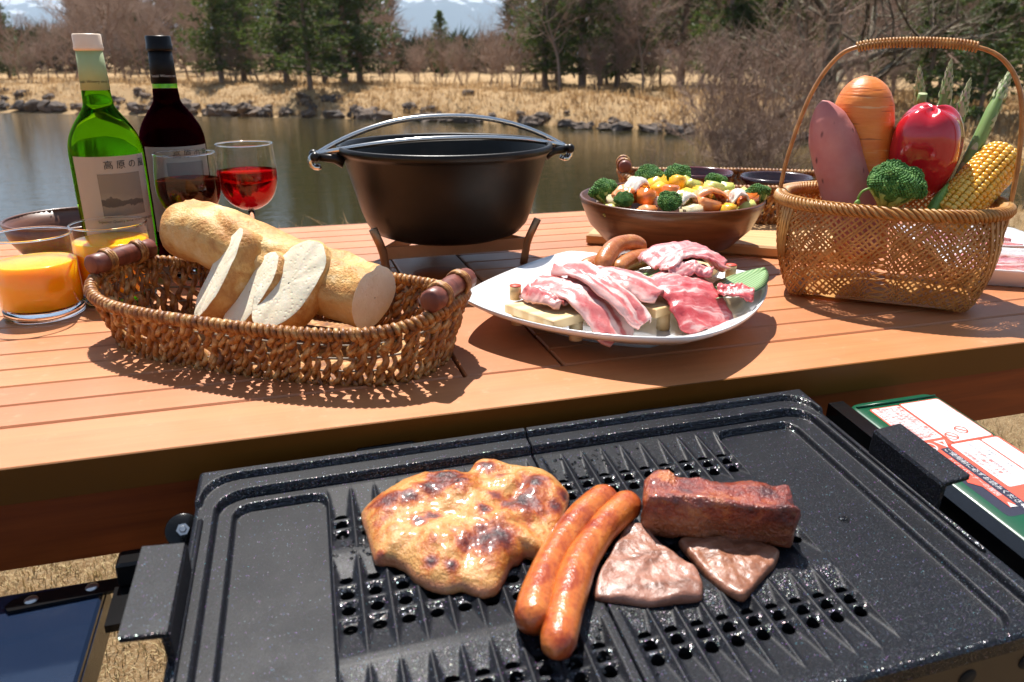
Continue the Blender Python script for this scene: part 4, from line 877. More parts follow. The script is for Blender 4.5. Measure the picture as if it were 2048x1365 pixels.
# ---- wine bottles
def bottle_glass(name, col, ior=1.36):
    n = NT(name, 0.0); g = n.node('ShaderNodeBsdfGlass'); g.inputs['Color'].default_value = (*col, 1); g.inputs['IOR'].default_value = ior; g.inputs['Roughness'].default_value = 0.0
    n.out(g.outputs[0]); return n.m
n = NT('label_paper', 0.7); n.set('color', (0.62, 0.545, 0.44)); 
df = n.b; tl = n.node('ShaderNodeBsdfTranslucent'); tl.inputs['Color'].default_value = (0.55, 0.50, 0.38, 1); ms = n.node('ShaderNodeMixShader'); ms.inputs['Fac'].default_value = 0.35
n.t.links.new(df.outputs[0], ms.inputs[1]); n.t.links.new(tl.outputs[0], ms.inputs[2]); n.out(ms.outputs[0]); M_PAPER = n.m
M_INKD = simple('black_ink', (0.015, 0.013, 0.012), 0.7)
def bottle(loc, rz, label, gcol, wine_col, cap_mat, cap2_mat, ink_mat, neck_txt, red):
    t = thing('wine_bottle', label, 'wine bottle', loc, rz); r, h = 0.0432, 0.3075; sh = 0.166
    out = [(r - 0.004, 0.0), (r, 0.004), (r, sh)] + [(p.x, p.y) for p in spline([Vector((r, sh, 0)), Vector((r - 0.0011, sh + 0.012, 0)), Vector((r - 0.0050, sh + 0.025, 0)), Vector((0.0310, sh + 0.038, 0)), Vector((0.0225, sh + 0.050, 0)), Vector((0.0178, sh + 0.058, 0)), Vector((0.0168, sh + 0.066, 0))], 22)][1:] + [(0.0145, 0.288)]
    fill = 0.2425 if not red else 0.2405
    k = [p for p in out if p[1] < fill]; rr = 0.0162
    # filled part is one solid refracting body; the empty neck a thin green wall
    mb = MB(); mb.lathe([(0.0, 0.004)] + k + [(rr, fill), (0.0, fill)], 96); o = mb.build('wine_filled_body', bottle_glass('wine_in_red_bottle' if red else 'wine_in_green_bottle', wine_col), t); fixnormals(o)
    mb = MB(); mb.lathe([(rr, fill + 0.0003), (0.0160, 0.252), (0.0145, 0.2885)], 48); mb.build('glass_neck', thin_glass('green_neck_glass_red' if red else 'green_neck_glass', gcol), t)
    z0 = 0.2470 if red else 0.2430
    mb = MB(); mb.lathe([(0.0164, z0), (0.0166, z0), (0.0150, 0.2905), (0.0146, 0.2905)], 48); mb.build('neck_sleeve', cap2_mat, t)
    mb = MB(); mb.lathe([(0.0150, 0.2885), (0.0167, 0.2892), (0.0169, 0.2925), (0.0163, 0.2935), (0.0166, 0.2945), (0.0161, 0.2955), (0.0161, 0.3065), (0.0150, 0.3078), (0.0, 0.3080)], 48); o = mb.build('screw_cap', cap_mat, t)
    # label: a curved sheet just proud of the glass
    rl = r + 0.0004; a0, a1, lz0, lz1 = -1.05, 1.05, 0.050, 0.1665
    def wrap(x, z, e): a = x / rl; return (math.sin(a) * (rl + e), -math.cos(a) * (rl + e), z)
    wd = 0.098; xs = [-wd / 2 + wd * i / 24 for i in range(25)]
    mb = MB(); mb.loft([[wrap(x, z, 0) for x in xs] for z in (lz0, lz1)], closed=False); lab = mb.build('paper_label', M_PAPER, t)
    nn = NT('vintage_print_red' if red else 'vintage_print', 0.8); oz = nn.sep(nn.tc.outputs['Object'])
    hill = nn.math('ADD', nn.math('MULTIPLY', oz[2], 26), nn.math('MULTIPLY', nn.noise(55, 5, 0.6), 0.7))
    nn.set('color', nn.ramp(nn.math('SUBTRACT', hill, 2.55), [(0.30, (0.20, 0.165, 0.125)), (0.52, (0.24, 0.20, 0.15)), (0.56, (0.085, 0.068, 0.052)), (0.74, (0.10, 0.082, 0.062)), (0.78, (0.27, 0.23, 0.17)), (0.98, (0.22, 0.185, 0.14))]))
    mb = MB(); xs2 = [-0.018 + 0.052 * i / 16 for i in range(17)]; mb.loft([[wrap(x, z, 0.0003) for x in xs2] for z in (0.093, 0.1455)], closed=False); mb.build('picture', nn.m, lab)
    mb = MB()
    for body, size, cx, cz in (('高 原 の 風', 0.0112, 0.018, 0.1555), ('Superior Quality wine made from grapes', 0.0046, 0.012, 0.0865), ('葡 萄 酒', 0.0046, 0.024, 0.0780), ('井 筒 ワイン  720ml', 0.0038, 0.020, 0.0690)):
        me = curve_mesh(body, size); mb.add([wrap(cx + q.co.x, cz + q.co.y, 0.0006) for q in me.vertices], [tuple(p.vertices) for p in me.polygons], False); bpy.data.meshes.remove(me)
    mb.build('lettering', M_INKD, lab)
    mb = MB(); me = curve_mesh(neck_txt, 0.0048); zt = z0 + 0.010; rn = 0.0162
    mb.add([(math.sin(q.co.x / rn) * (rn + 0.0004), -math.cos(q.co.x / rn) * (rn + 0.0004), zt + q.co.y) for q in me.vertices], [tuple(p.vertices) for p in me.polygons], False); bpy.data.meshes.remove(me); mb.build('neck_lettering', ink_mat, t)
    return t
n = NT('ivory_sleeve', 0.5); n.set('color', (0.55, 0.60, 0.36)); tl = n.node('ShaderNodeBsdfTranslucent'); tl.inputs['Color'].default_value = (0.62, 0.70, 0.38, 1); ms = n.node('ShaderNodeMixShader'); ms.inputs['Fac'].default_value = 0.4
n.t.links.new(n.b.outputs[0], ms.inputs[1]); n.t.links.new(tl.outputs[0], ms.inputs[2]); n.out(ms.outputs[0]); M_IVORY = n.m
M_CAPW = simple('cream_cap', (0.78, 0.62, 0.46), 0.4); M_CAPK = simple('black_cap', (0.004, 0.004, 0.005), 0.35, spec=0.2); M_SLVK = simple('black_sleeve', (0.005, 0.005, 0.006), 0.5, spec=0.2)
bottle((-0.2030, 1.1300, T), R(14), 'green glass wine bottle with cream cap behind the juice tumblers', (0.30, 0.72, 0.12), (0.34, 0.72, 0.05), M_CAPW, M_IVORY, M_INKD, 'Suzuki Winery since the', False)
bottle((-0.1330, 1.2220, T), R(14), 'dark red wine bottle with black cap behind the wine glasses', (0.30, 0.72, 0.10), (0.085, 0.006, 0.016), M_CAPK, M_SLVK, simple('silver_ink', (0.45, 0.44, 0.42), 0.5), 'Suzuki Winery since', True)
# ---- wine glasses
def wine_glass(loc, h, level, wine, label):
    t = thing('wine_glass', label, 'wine glass', loc); k = h / 0.167
    P = [(0.0048, 0.076), (0.014, 0.0785), (0.026, 0.0860), (0.0350, 0.0980), (0.0398, 0.1130), (0.0408, 0.1250), (0.0400, 0.1420), (0.0383, 0.1600), (0.0378, 0.1670)]
    pts = [(p.x, p.y * k) for p in spline([Vector((a, b, 0)) for a, b in P], 40)]
    mb = MB(); mb.lathe(pts, 72); mb.build('bowl', M_THIN, t)
    mb = MB(); mb.tube([(0.0378 * math.cos(a), 0.0378 * math.sin(a), h) for a in [2 * math.pi * q / 64 for q in range(64)]], 0.0010, 6, closed=True); mb.build('rim', M_GLASS, t)
    mb = MB(); mb.lathe([(0.0, 0.0), (0.0330, 0.0), (0.0335, 0.0010), (0.0310, 0.0018), (0.014, 0.0045), (0.0050, 0.0085), (0.0036, 0.018), (0.0034, 0.060 * k), (0.0050, 0.0745 * k), (0.0, 0.0755 * k)], 48); o = mb.build('stem_and_foot', M_GLASS, t); fixnormals(o)
    low = [(max(0, a - 0.0007), b + 0.0008) for a, b in pts if b < level]; rr = low[-1][0]
    mb = MB(); mb.lathe([(0.0, low[0][1])] + low + [(rr, level), (0.0, level - 0.0003)], 64); o = mb.build('wine', bottle_glass(wine[0], wine[1], 1.34), t); fixnormals(o)
    return t
wine_glass((-0.1120, 1.1340, T), 0.163, 0.1290, ('brownish_red_wine', (0.55, 0.09, 0.035)), 'glass of dark brownish red wine in front of the black capped bottle')
wine_glass((-0.0375, 1.1800, T), 0.168, 0.1320, ('bright_red_wine', (0.72, 0.035, 0.045)), 'glass of brighter red wine beside the Dutch oven')
# ---- cast iron pot on its trivet
n = NT('cast_iron', 0.46, spec=0.28, metal=0.0); a = n.noise(9, 5, 0.6)
n.set('color', n.ramp(a, [(0.35, (0.0055, 0.0042, 0.0032)), (0.6, (0.011, 0.0078, 0.0055)), (0.75, (0.028, 0.018, 0.012))])); n.set('rough', n.ramp(n.noise(6, 4, 0.6), [(0.35, 0.30), (0.7, 0.52)])); n.bump(n.noise(420, 3, 0.6), 0.14, 0.0012); M_IRON = n.m
PO = Vector((0.2330, 1.1150, T)); pot = thing('dutch_oven', 'black cast iron camping pot with wire bail handles', 'pot', PO + Vector((0, 0, 0.041)))
mb = MB(); zb = 0.0
pr = [(0, 0.000), (0.088, 0.000), (0.104, 0.006), (0.1145, 0.018), (0.1215, 0.036), (0.1330, 0.078), (0.1425, 0.1120), (0.1470, 0.1165), (0.1500, 0.1185), (0.1500, 0.1255), (0.1475, 0.1270), (0.1440, 0.1262), (0.1420, 0.118), (0.1315, 0.082), (0.1165, 0.036), (0.105, 0.016), (0.085, 0.008), (0, 0.007)]
mb.lathe(pr, 96); o = mb.build('kettle', M_IRON, pot); fixnormals(o)
for sgn in (-1, 1):                          # cast lug: two arms and a cross pin
    mb = MB(); z = 0.1150
    for q in (-1, 1): mb.tube([(sgn * 0.143, q * 0.014, z - 0.008), (sgn * 0.155, q * 0.0145, z - 0.003), (sgn * 0.178, q * 0.0130, z)], [0.0085, 0.0060, 0.0050], 10)
    mb.tube([(sgn * 0.178, -0.019, z), (sgn * 0.178, 0.019, z)], 0.0052, 10)
    for q in (-1, 1): blob(mb, (sgn * 0.180, q * 0.017, z), (0.0068, 0.0068, 0.0068), 10, 8, 0.0)
    mb.build('lug', M_IRON, pot)
n = NT('bail_wire', 0.20, color=(0.66, 0.64, 0.61), metal=1.0); M_WIRE = n.m
for top, fy, rr, nm in ((0.0460, 0.004, 0.0036, 'bail_handle'), (0.0215, -0.050, 0.0034, 'bail_handle')):
    pts = []
    for i in range(41):
        t = -1 + 2 * i / 40; k = 1 - abs(t) ** 2.2
        pts.append((0.178 * t, fy * k, 0.1165 + top * k))
    for sgn in (-1, 1):                      # hooked ends round the pin
        hook = [(sgn * (0.178 + 0.008 * math.sin(a)), 0.004 if fy > 0 else -0.006, 0.1165 - 0.0085 + 0.0085 * math.cos(a)) for a in [k * 0.55 for k in range(1, 8)]]
        if sgn > 0: pts = pts + hook
        else: pts = hook[::-1] + pts
    mb = MB(); mb.tube(pts, rr, 10); mb.build(nm, M_WIRE, pot)
trivet = thing('pot_trivet', 'three legged copper brown steel trivet under the cast iron pot', 'trivet', PO); n = NT('trivet_steel', 0.42, metal=0.75); n.set('color', n.mix(n.noise(25, 4, 0.6), (0.30, 0.17, 0.085), (0.45, 0.29, 0.16))); M_TRIV = n.m
legs = [(-0.101, -0.060), (0.101, -0.056), (0.0, 0.112)]
for i in range(3):
    a, b = Vector((*legs[i], 0)), Vector((*legs[(i + 1) % 3], 0)); d = (b - a).normalized(); mb = MB()
    rot = Matrix.Rotation(math.atan2(d.y, d.x), 3, 'Z'); mb.box((a + b) / 2 + Vector((0, 0, 0.030)), ((b - a).length - 0.004, 0.003, 0.017), rot); mb.build('band', M_TRIV, trivet)
    mb = MB(); o2 = a.normalized()
    mb.tube([a - o2 * 0.003, a - o2 * 0.001 + Vector((0, 0, 0.012)), a + o2 * 0.002 + Vector((0, 0, 0.030)), a + o2 * 0.006 + Vector((0, 0, 0.042)), a + o2 * 0.017 + Vector((0, 0, 0.066))], 0.0058, 10, flat=0.62); mb.build('leg', M_TRIV, trivet)
# ---- seagrass baskets
n = NT('seagrass', 0.45, spec=0.5)
a = n.noise(95, 3, 0.6); b = n.noise(420, 2, 0.5)
col = n.ramp(a, [(0.32, (0.075, 0.020, 0.004)), (0.45, (0.26, 0.085, 0.014)), (0.55, (0.40, 0.17, 0.036)), (0.68, (0.62, 0.42, 0.18))]); n.set('color', n.mix(n.math('MULTIPLY', b, 0.4), col, (0.25, 0.11, 0.035)))
n.bump(n.noise(600, 2, 0.5), 0.35, 0.001); M_SEA = n.m
n = NT('handle_wood', 0.42); v = n.map((30, 30, 4)); a = n.noise(4, 5, 0.6, vec=v); n.set('color', n.ramp(a, [(0.3, (0.10, 0.022, 0.012)), (0.7, (0.235, 0.062, 0.034))])); n.bump(a, 0.25, 0.002); M_STICK = n.m
def frames(path, closed):
    k = len(path); T_ = []
    for i in range(k):
        t = (path[(i + 1) % k] - path[i - 1]) if closed else (path[min(i + 1, k - 1)] - path[max(0, i - 1)]); T_.append(t.normalized())
    return T_
def coil(mb, path, Rc, rs, pitch, n=5, closed=False, per=9, phase=0.0, refn=None):
    """strand wound round a path"""
    P = [Vector(p) for p in path]; L_ = [0.0]
    for i in range(1, len(P)): L_.append(L_[-1] + (P[i] - P[i - 1]).length)
    tot = L_[-1]; turns = max(1, round(tot / pitch)); m = turns * per; pts = []; T_ = frames(P, False); j = 0
    for i in range(m + 1):
        s_ = tot * i / m
        while j < len(P) - 2 and L_[j + 1] < s_: j += 1
        f = (s_ - L_[j]) / max(1e-9, L_[j + 1] - L_[j]); p = P[j].lerp(P[j + 1], f); t = T_[j].lerp(T_[j + 1], f).normalized()
        a = refn if refn is not None else (Z if abs(t.z) < 0.85 else Vector((1, 0, 0))); nn = (a - t * a.dot(t)).normalized(); bb = t.cross(nn); q = 2 * math.pi * i / per + phase
        pts.append(p + nn * (Rc * math.cos(q)) + bb * (Rc * math.sin(q)))
    mb.tube(pts, rs, n, cap=True)
def seagrass_basket(name, label, loc, ang, a1, b1, a0, b0, hgt, seed):
    t = thing(name, label, 'basket', loc, ang); r = random.Random(seed)
    def S(th, k, off=0.0):
        a, b = a0 + (a1 - a0) * k + off, b0 + (b1 - b0) * k + off; c, s_ = math.cos(th), math.sin(th); e = 2 / 2.7
        return Vector((a * abs(c) ** e * (1 if c > 0 else -1), b * abs(s_) ** e * (1 if s_ > 0 else -1), k * (hgt + 0.012 * abs(c) ** 6)))
    ths = []; acc = [0]; N0 = 720
    pp = [S(2 * math.pi * i / N0, 1) for i in range(N0 + 1)]
    for i in range(N0): acc.append(acc[-1] + (pp[i + 1] - pp[i]).length)
    per = acc[-1]
    def th_at(s_):
        s_ %= per; lo, hi = 0, N0
        while hi - lo > 1:
            m = (lo + hi) // 2
            if acc[m] <= s_: lo = m
            else: hi = m
        return 2 * math.pi * (lo + (s_ - acc[lo]) / (acc[lo + 1] - acc[lo])) / N0
    # upright twisted cords
    mb = MB(); K = int(per / 0.0108)
    for i in range(K):
        s0 = per * i / K; sl = r.gauss(0.004, 0.0022); path = [S(th_at(s0 + sl * q / 6 + 0.0012 * math.sin(q * 2.1 + i)), q / 6 * 0.97 + 0.015, 0.0008 * math.sin(q * 2.6 + i * 3)) for q in range(7)]
        w0 = r.uniform(0.0022, 0.0034)
        for ph in (0, math.pi): coil(mb, path, 0.0027, w0, r.uniform(0.017, 0.030), 5, per=9, phase=ph + i)
    tag(mb.build('woven_wall', M_SEA, t), kind='stuff')
    mb = MB()
    for k, off in ((0.52, -0.001), (0.78, -0.001), (0.26, -0.001)): mb.tube([S(2 * math.pi * i / 120, k, off) for i in range(120)], 0.0011, 5, closed=True)
    mb.build('frame_wire', simple('basket_wire', (0.20, 0.15, 0.10), 0.6) if 'basket_wire' not in bpy.data.materials else bpy.data.materials['basket_wire'], t)
    mb = MB(); rim = [S(2 * math.pi * i / 160, 1.0) for i in range(161)]; coil(mb, rim, 0.0040, 0.0030, 0.0064, 5, per=8); mb.tube(rim[:-1], 0.0038, 6, closed=True); mb.build('rim', M_SEA, t)
    mb = MB(); ring0 = [S(2 * math.pi * i / 161, 0.02) for i in range(161)]; coil(mb, ring0, 0.0030, 0.0028, 0.011, 5, per=8); mb.build('foot_ring', M_SEA, t)
    mb = MB(); rings = []
    for q in (0.001, 0.35, 0.7, 1.0): rings.append([Vector((S(2 * math.pi * i / 60, 0.02).x * q, S(2 * math.pi * i / 60, 0.02).y * q, 0.003)) for i in range(60)])
    mb.loft(rings); mb.build('base', M_SEA, t)
    for sgn in (-1, 1):
        x = sgn * (a1 - 0.006); zt = hgt + 0.024; hl = 0.041; mb = MB(); rs = 0.0105
        P = [(x + 0.0012 * math.sin(i), -hl + 2 * hl * i / 8, zt) for i in range(9)]
        mb.tube([(P[0][0], P[0][1] - 0.0016, zt)] + P + [(P[-1][0], P[-1][1] + 0.0016, zt)], [rs - 0.0025] + [rs * (1 + 0.04 * math.sin(i * 1.7)) for i in range(9)] + [rs - 0.0025], 14); hd = mb.build('handle_bar', M_STICK, t)
        for y in (-0.020, 0.023):
            mb = MB(); pth = [(x, y - 0.0045, zt), (x, y + 0.0045, zt)]; coil(mb, [Vector(pth[0]), Vector(pth[1])], rs + 0.0012, 0.0019, 0.0030, 5, per=14)
            coil(mb, [Vector((x, y, zt - rs)), Vector((x, y, hgt + 0.002))], 0.0035, 0.0026, 0.007, 5, per=8); mb.build('binding', M_SEA, hd)
    return t
BB = Vector((-0.012, 0.812, T)); BANG = R(-36)
seagrass_basket('bread_basket', 'oval seagrass basket with wooden bar handles holding the bread', BB, BANG, 0.200, 0.100, 0.181, 0.082, 0.054, 1)
# board under the second basket
n = NT('pale_board', 0.5); v = n.map((3, 40, 40)); a = n.noise(3, 5, 0.6, 0.4, vec=v); n.set('color', n.ramp(a, [(0.3, (0.50, 0.27, 0.11)), (0.7, (0.68, 0.43, 0.20))])); n.bump(a, 0.1, 0.001)
mb = MB(); mb.box((0, 0, 0.0085), (0.42, 0.30, 0.017), ch=0.003); o = mb.build('serving_board', n.m); ang = math.atan2(-0.174, 0.248)
o.location = (0.463 + 0.21 * math.cos(ang) - 0.15 * math.sin(ang) , 1.150 + 0.21 * math.sin(ang) + 0.15 * math.cos(ang), T + 0.0002); o.rotation_euler = (0, 0, ang)
tag(o, 'plain pale wooden board under the second seagrass basket', 'board')
RB = Vector((0.778, 1.232, T + 0.0175)); RANG = R(-22)
seagrass_basket('utensil_basket', 'seagrass basket on the pale board holding two dark red bowls', RB, RANG, 0.205, 0.105, 0.190, 0.090, 0.060, 2)
n = NT('red_lacquer', 0.20, coat=0.6, coat_rough=0.08); n.set('color', n.mix(n.noise(20, 3, 0.5), (0.075, 0.008, 0.008), (0.115, 0.014, 0.012))); M_LACQ = n.m
n = NT('purple_lacquer', 0.24, coat=0.5, coat_rough=0.08); n.set('color', (0.038, 0.011, 0.013)); M_LACQ2 = n.m
PB = [(0, 0), (0.030, 0), (0.034, 0.006), (0.050, 0.020), (0.0600, 0.042), (0.0610, 0.0500)]; PI = [(0.0590, 0.0512), (0.0565, 0.0490), (0.0555, 0.042), (0.046, 0.022), (0.028, 0.011), (0, 0.010)]
lb1 = bowl('lacquer_bowl', 'red lacquer bowl in the basket behind the salad', (0.7250, 1.2760, T + 0.0375), PB, PI, M_LACQ)
lb2 = bowl('lacquer_bowl', 'darker purple lacquer bowl in the basket with pink onion in it', (0.8380, 1.2050, T + 0.0340), PB, PI, M_LACQ2)
# ================================================================== BAMBOO BASKET AND VEGETABLES
n = NT('split_bamboo', 0.40, spec=0.5); a = n.noise(45, 4, 0.6); b = n.noise(320, 2, 0.5)
n.set('color', n.mix(n.math('MULTIPLY', b, 0.35), n.ramp(a, [(0.30, (0.38, 0.155, 0.034)), (0.5, (0.58, 0.29, 0.078)), (0.72, (0.72, 0.44, 0.16))]), (0.36, 0.14, 0.035)))
tl = n.node('ShaderNodeBsdfTranslucent'); tl.inputs['Color'].default_value = (0.55, 0.20, 0.035, 1); ms = n.node('ShaderNodeMixShader'); ms.inputs['Fac'].default_value = 0.28
n.t.links.new(n.b.outputs[0], ms.inputs[1]); n.t.links.new(tl.outputs[0], ms.inputs[2]); n.out(ms.outputs[0]); n.bump(n.noise(260, 3, 0.5), 0.15, 0.0008); M_BAM = n.m
n = NT('bamboo_rod', 0.35, spec=0.5); v = n.map((60, 60, 60)); n.set('color', n.ramp(n.noise(1.2, 4, 0.6, vec=v), [(0.3, (0.30, 0.11, 0.025)), (0.7, (0.52, 0.24, 0.07))])); M_ROD = n.m
BK = Vector((0.7180, 0.7980, T)); KANG = math.atan2(-0.64, 0.77)
vb = thing('vegetable_basket', 'square footed woven bamboo basket with tall arched handle full of vegetables', 'basket', BK, KANG)
BH = 0.112
def BS(th, k, off=0.0):
    c, s_ = math.cos(th), math.sin(th); kk = k ** 0.8
    nexp = 5.5 - 3.1 * kk; a = 0.106 + (0.1250 - 0.106) * kk + 0.006 * math.sin(math.pi * k) + off; b = 0.076 + (0.0950 - 0.076) * kk + 0.006 * math.sin(math.pi * k) + off; e = 2 / nexp
    z = k * BH + 0.004 + 0.007 * (1 - k) * (1 - abs(math.sin(2 * th)) ** 2)
    return Vector((a * abs(c) ** e * (1 if c > 0 else -1), b * abs(s_) ** e * (1 if s_ > 0 else -1), z))
def bnorm(th, k):
    d = BS(th + 0.01, k) - BS(th - 0.01, k); u = BS(th, min(1, k + 0.02)) - BS(th, max(0, k - 0.02)); q = d.cross(u); return q.normalized()
mb = MB(); NS = 98; K = 26; r = random.Random(2); ARC = []
for q in range(K + 1):
    pp = [BS(2 * math.pi * i / 360, q / K) for i in range(361)]; acc = [0.0]
    for i in range(360): acc.append(acc[-1] + (pp[i + 1] - pp[i]).length)
    ARC.append(acc)
def arc_th(q, f):
    acc = ARC[q]; s_ = (f % 1.0) * acc[-1]; lo, hi = 0, 360
    while hi - lo > 1:
        m = (lo + hi) // 2
        if acc[m] <= s_: lo = m
        else: hi = m
    return 2 * math.pi * (lo + (s_ - acc[lo]) / (acc[lo + 1] - acc[lo])) / 360
for fam in (1, -1):
    for i in range(NS):
        th0 = 2 * math.pi * i / NS; fr0 = (i + 0.22 * r.uniform(-1, 1)) / NS; wd = r.uniform(0.00105, 0.0014); rings = []
        for q in range(K + 1):
            k = q / K; th = arc_th(q, fr0 + fam * 0.140 * k); p = BS(th, k); nn = bnorm(th, k)
            tt = BS(th + fam * 0.0062, min(1, k + 0.01)) - BS(th - fam * 0.0062, max(0, k - 0.01)); sd = tt.cross(nn).normalized()
            off = nn * (0.0007 * math.sin((th0 * fam * 2 + 0) * NS / 4 + k * 34) + 0.0004 * fam)
            rings.append([p + off - sd * wd, p + off + sd * wd, p + off + sd * wd - nn * 0.0007, p + off - sd * wd - nn * 0.0007])
        mb.loft(rings, smooth=False)
tag(mb.build('woven_wall', M_BAM, vb), kind='stuff')
for th0 in (R(205), R(209), R(213), R(217), R(322), R(328), R(334), R(25), R(31), R(150), R(156)):      # flat splints outside the weave
    mb = MB(); rings = []
    for q in range(11):
        k = 0.42 + 0.58 * q / 10; th = th0; p = BS(th, k, 0.0016); nn = bnorm(th, k); sd = Vector((-nn.y, nn.x, 0)).normalized() * 0.0021
        rings.append([p - sd, p + sd, p + sd - nn * 0.001, p - sd - nn * 0.001])
    mb.loft(rings, cap=True, smooth=False); mb.build('splint', M_BAM, vb)
mb = MB(); rings = [[Vector((BS(2 * math.pi * j / 60, 0.0).x * q, BS(2 * math.pi * j / 60, 0).y * q, 0.0075)) for j in range(60)] for q in (0.001, 0.5, 0.99)]; mb.loft(rings); mb.build('base', M_BAM, vb)
for y in (-0.055, 0.055): mb = MB(); mb.tube([(-0.085, y, 0.004), (0, y, 0.005), (0.085, y, 0.004)], 0.0036, 8); mb.build('foot_rod', M_ROD, vb)
# plaited rim: herringbone wraps
mb = MB(); NR = 120
for i in range(NR):
    for row in (0, 1):
        pts = []
        for q in range(6):
            f = q / 5; th = 2 * math.pi * (i + f * 2.6) / NR; c = BS(th, 1.0); nn = bnorm(th, 0.97); nn.z = 0; nn.normalize()
            ph = R(95 - 170 * f) if row == 0 else R(85 + 170 * f)
            pts.append(c + nn * (0.0078 * math.cos(ph)) + Z * (0.0066 * math.sin(ph) + 0.0005))
        mb.tube(pts, [0.0012, 0.0019, 0.0021, 0.0021, 0.0019, 0.0012], 5, cap=False)
tag(mb.build('plaited_rim', M_BAM, vb), kind='stuff')
mb = MB(); mb.tube([BS(2 * math.pi * i / 80, 1.0) for i in range(80)], 0.0060, 8, closed=True); mb.build('rim_core', M_BAM, vb)
HP = [(-0.1270, 0, 0.088), (-0.1285, 0, 0.110), (-0.1230, 0, 0.165), (-0.1060, 0, 0.235), (-0.0830, 0, 0.278), (-0.0560, 0, 0.2935), (0.0, 0, 0.2975), (0.060, 0, 0.2930), (0.0950, 0, 0.2760), (0.1180, 0, 0.236), (0.1275, 0, 0.170), (0.1285, 0, 0.110), (0.1270, 0, 0.088)]
for dy in (-0.0024, 0.0024):
    pts = [p + Vector((0, dy + 0.001 * math.sin(i * 0.3), 0)) for i, p in enumerate(spline(HP, 60))]
    mb = MB(); mb.tube(pts, 0.0024, 8); mb.build('handle_rod', M_ROD, vb)
mb = MB(); coil(mb, [p for p in spline(HP, 60) if p.z > 0.2905], 0.0052, 0.0013, 0.0034, 5, per=10, refn=Vector((0, 1, 0))); mb.build('handle_wrap', M_BAM, vb)
def own(mb, name, mat, c, label, cat, group=None, parent=None):
    c = Vector(c); mb.v = [(p[0] - c.x, p[1] - c.y, p[2] - c.z) for p in mb.v]; o = mb.build(name, mat, parent); o.location = c
    return tag(o, label, cat, group)
def root(path, rads, nseg=40, n=28, amp=0.04, freq=30, seed=0, f0=0.2):
    P = spline(path, nseg); mb = MB(); T_ = frames(P, False); rings = []; m = len(rads) - 1
    nrm = None
    for i in range(nseg):
        f = i / (nseg - 1) * m; k = min(int(f), m - 1); rr = rads[k] + (rads[k + 1] - rads[k]) * smooth(f - k)
        e_ = min(1.0, (i / (nseg - 1)) / f0); rr *= math.sqrt(max(0.0004, 1 - (1 - e_) ** 2))
        t = T_[i]; a = Vector((1, 0, 0)); nn = (a - t * a.dot(t)).normalized(); bb = t.cross(nn); ring = []
        for j in range(n):
            q = 2 * math.pi * j / n; p = P[i] + (nn * math.cos(q) + bb * math.sin(q)) * rr
            p += (nn * math.cos(q) + bb * math.sin(q)) * rr * amp * fbm(p * freq + Vector((seed, 0, 0)), 3); ring.append(p)
        rings.append(ring)
    mb.loft(rings, cap=True); return mb
def tip(r_, k=5): return [r_ * math.sin(math.acos(max(0, 1 - (i / k)))) for i in range(k + 1)]
n = NT('sweet_potato_skin', 0.5, spec=0.35); a = n.noise(16, 5, 0.6); s2 = n.voro(60, vec=n.map((1, 1, 0.45)))
n.set('color', n.mix(n.ramp(s2, [(0.05, 0.9), (0.15, 0.0)]), n.ramp(a, [(0.3, (0.44, 0.13, 0.12)), (0.7, (0.58, 0.24, 0.20))]), (0.10, 0.03, 0.03))); n.bump(n.math('SUBTRACT', n.noise(70, 4, 0.6), n.ramp(s2, [(0.03, 1.0), (0.12, 0.0)])), 0.35, 0.002); M_SWEET = n.m
mb = root([(0.646, 0.853, T + 0.232), (0.665, 0.839, T + 0.17), (0.684, 0.825, T + 0.11), (0.70, 0.815, T + 0.05)], [0.0215, 0.0265, 0.0285, 0.0295, 0.0298, 0.030, 0.029, 0.027, 0.022], 60, f0=0.30)
own(mb, 'sweet_potato', M_SWEET, (0.675, 0.83, T + 0.14), 'pinkish purple sweet potato standing in the bamboo basket', 'sweet potato')
n = NT('carrot_skin', 0.40, spec=0.45); a = n.noise(9, 5, 0.6, vec=n.map((1, 1, 5))); ln = n.noise(30, 3, 0.6, vec=n.map((0.6, 0.6, 7)))
col = n.ramp(a, [(0.3, (0.66, 0.14, 0.018)), (0.7, (0.78, 0.26, 0.05))]); col = n.mix(n.ramp(ln, [(0.62, 0.0), (0.70, 0.75)]), col, (0.72, 0.42, 0.20)); n.set('color', n.mix(n.ramp(n.noise(26, 2, 0.5, vec=n.map((0.8, 0.8, 16))), [(0.66, 0.0), (0.70, 0.8)]), col, (0.30, 0.06, 0.012))); n.bump(n.math('SUBTRACT', n.noise(60, 3, 0.5), n.math('MULTIPLY', ln, 0.9)), 0.4, 0.003); M_CARROT = n.m
mb = root([(0.705, 0.857, T + 0.260), (0.707, 0.847, T + 0.19), (0.713, 0.836, T + 0.115), (0.72, 0.825, T + 0.04)], [0.0330, 0.0350, 0.0358, 0.0350, 0.0335, 0.032, 0.030, 0.027, 0.024], 64, 32, 0.05, 22, f0=0.21)
own(mb, 'carrot', M_CARROT, (0.711, 0.842, T + 0.15), 'fat orange carrot, blunt end up, in the bamboo basket', 'carrot')
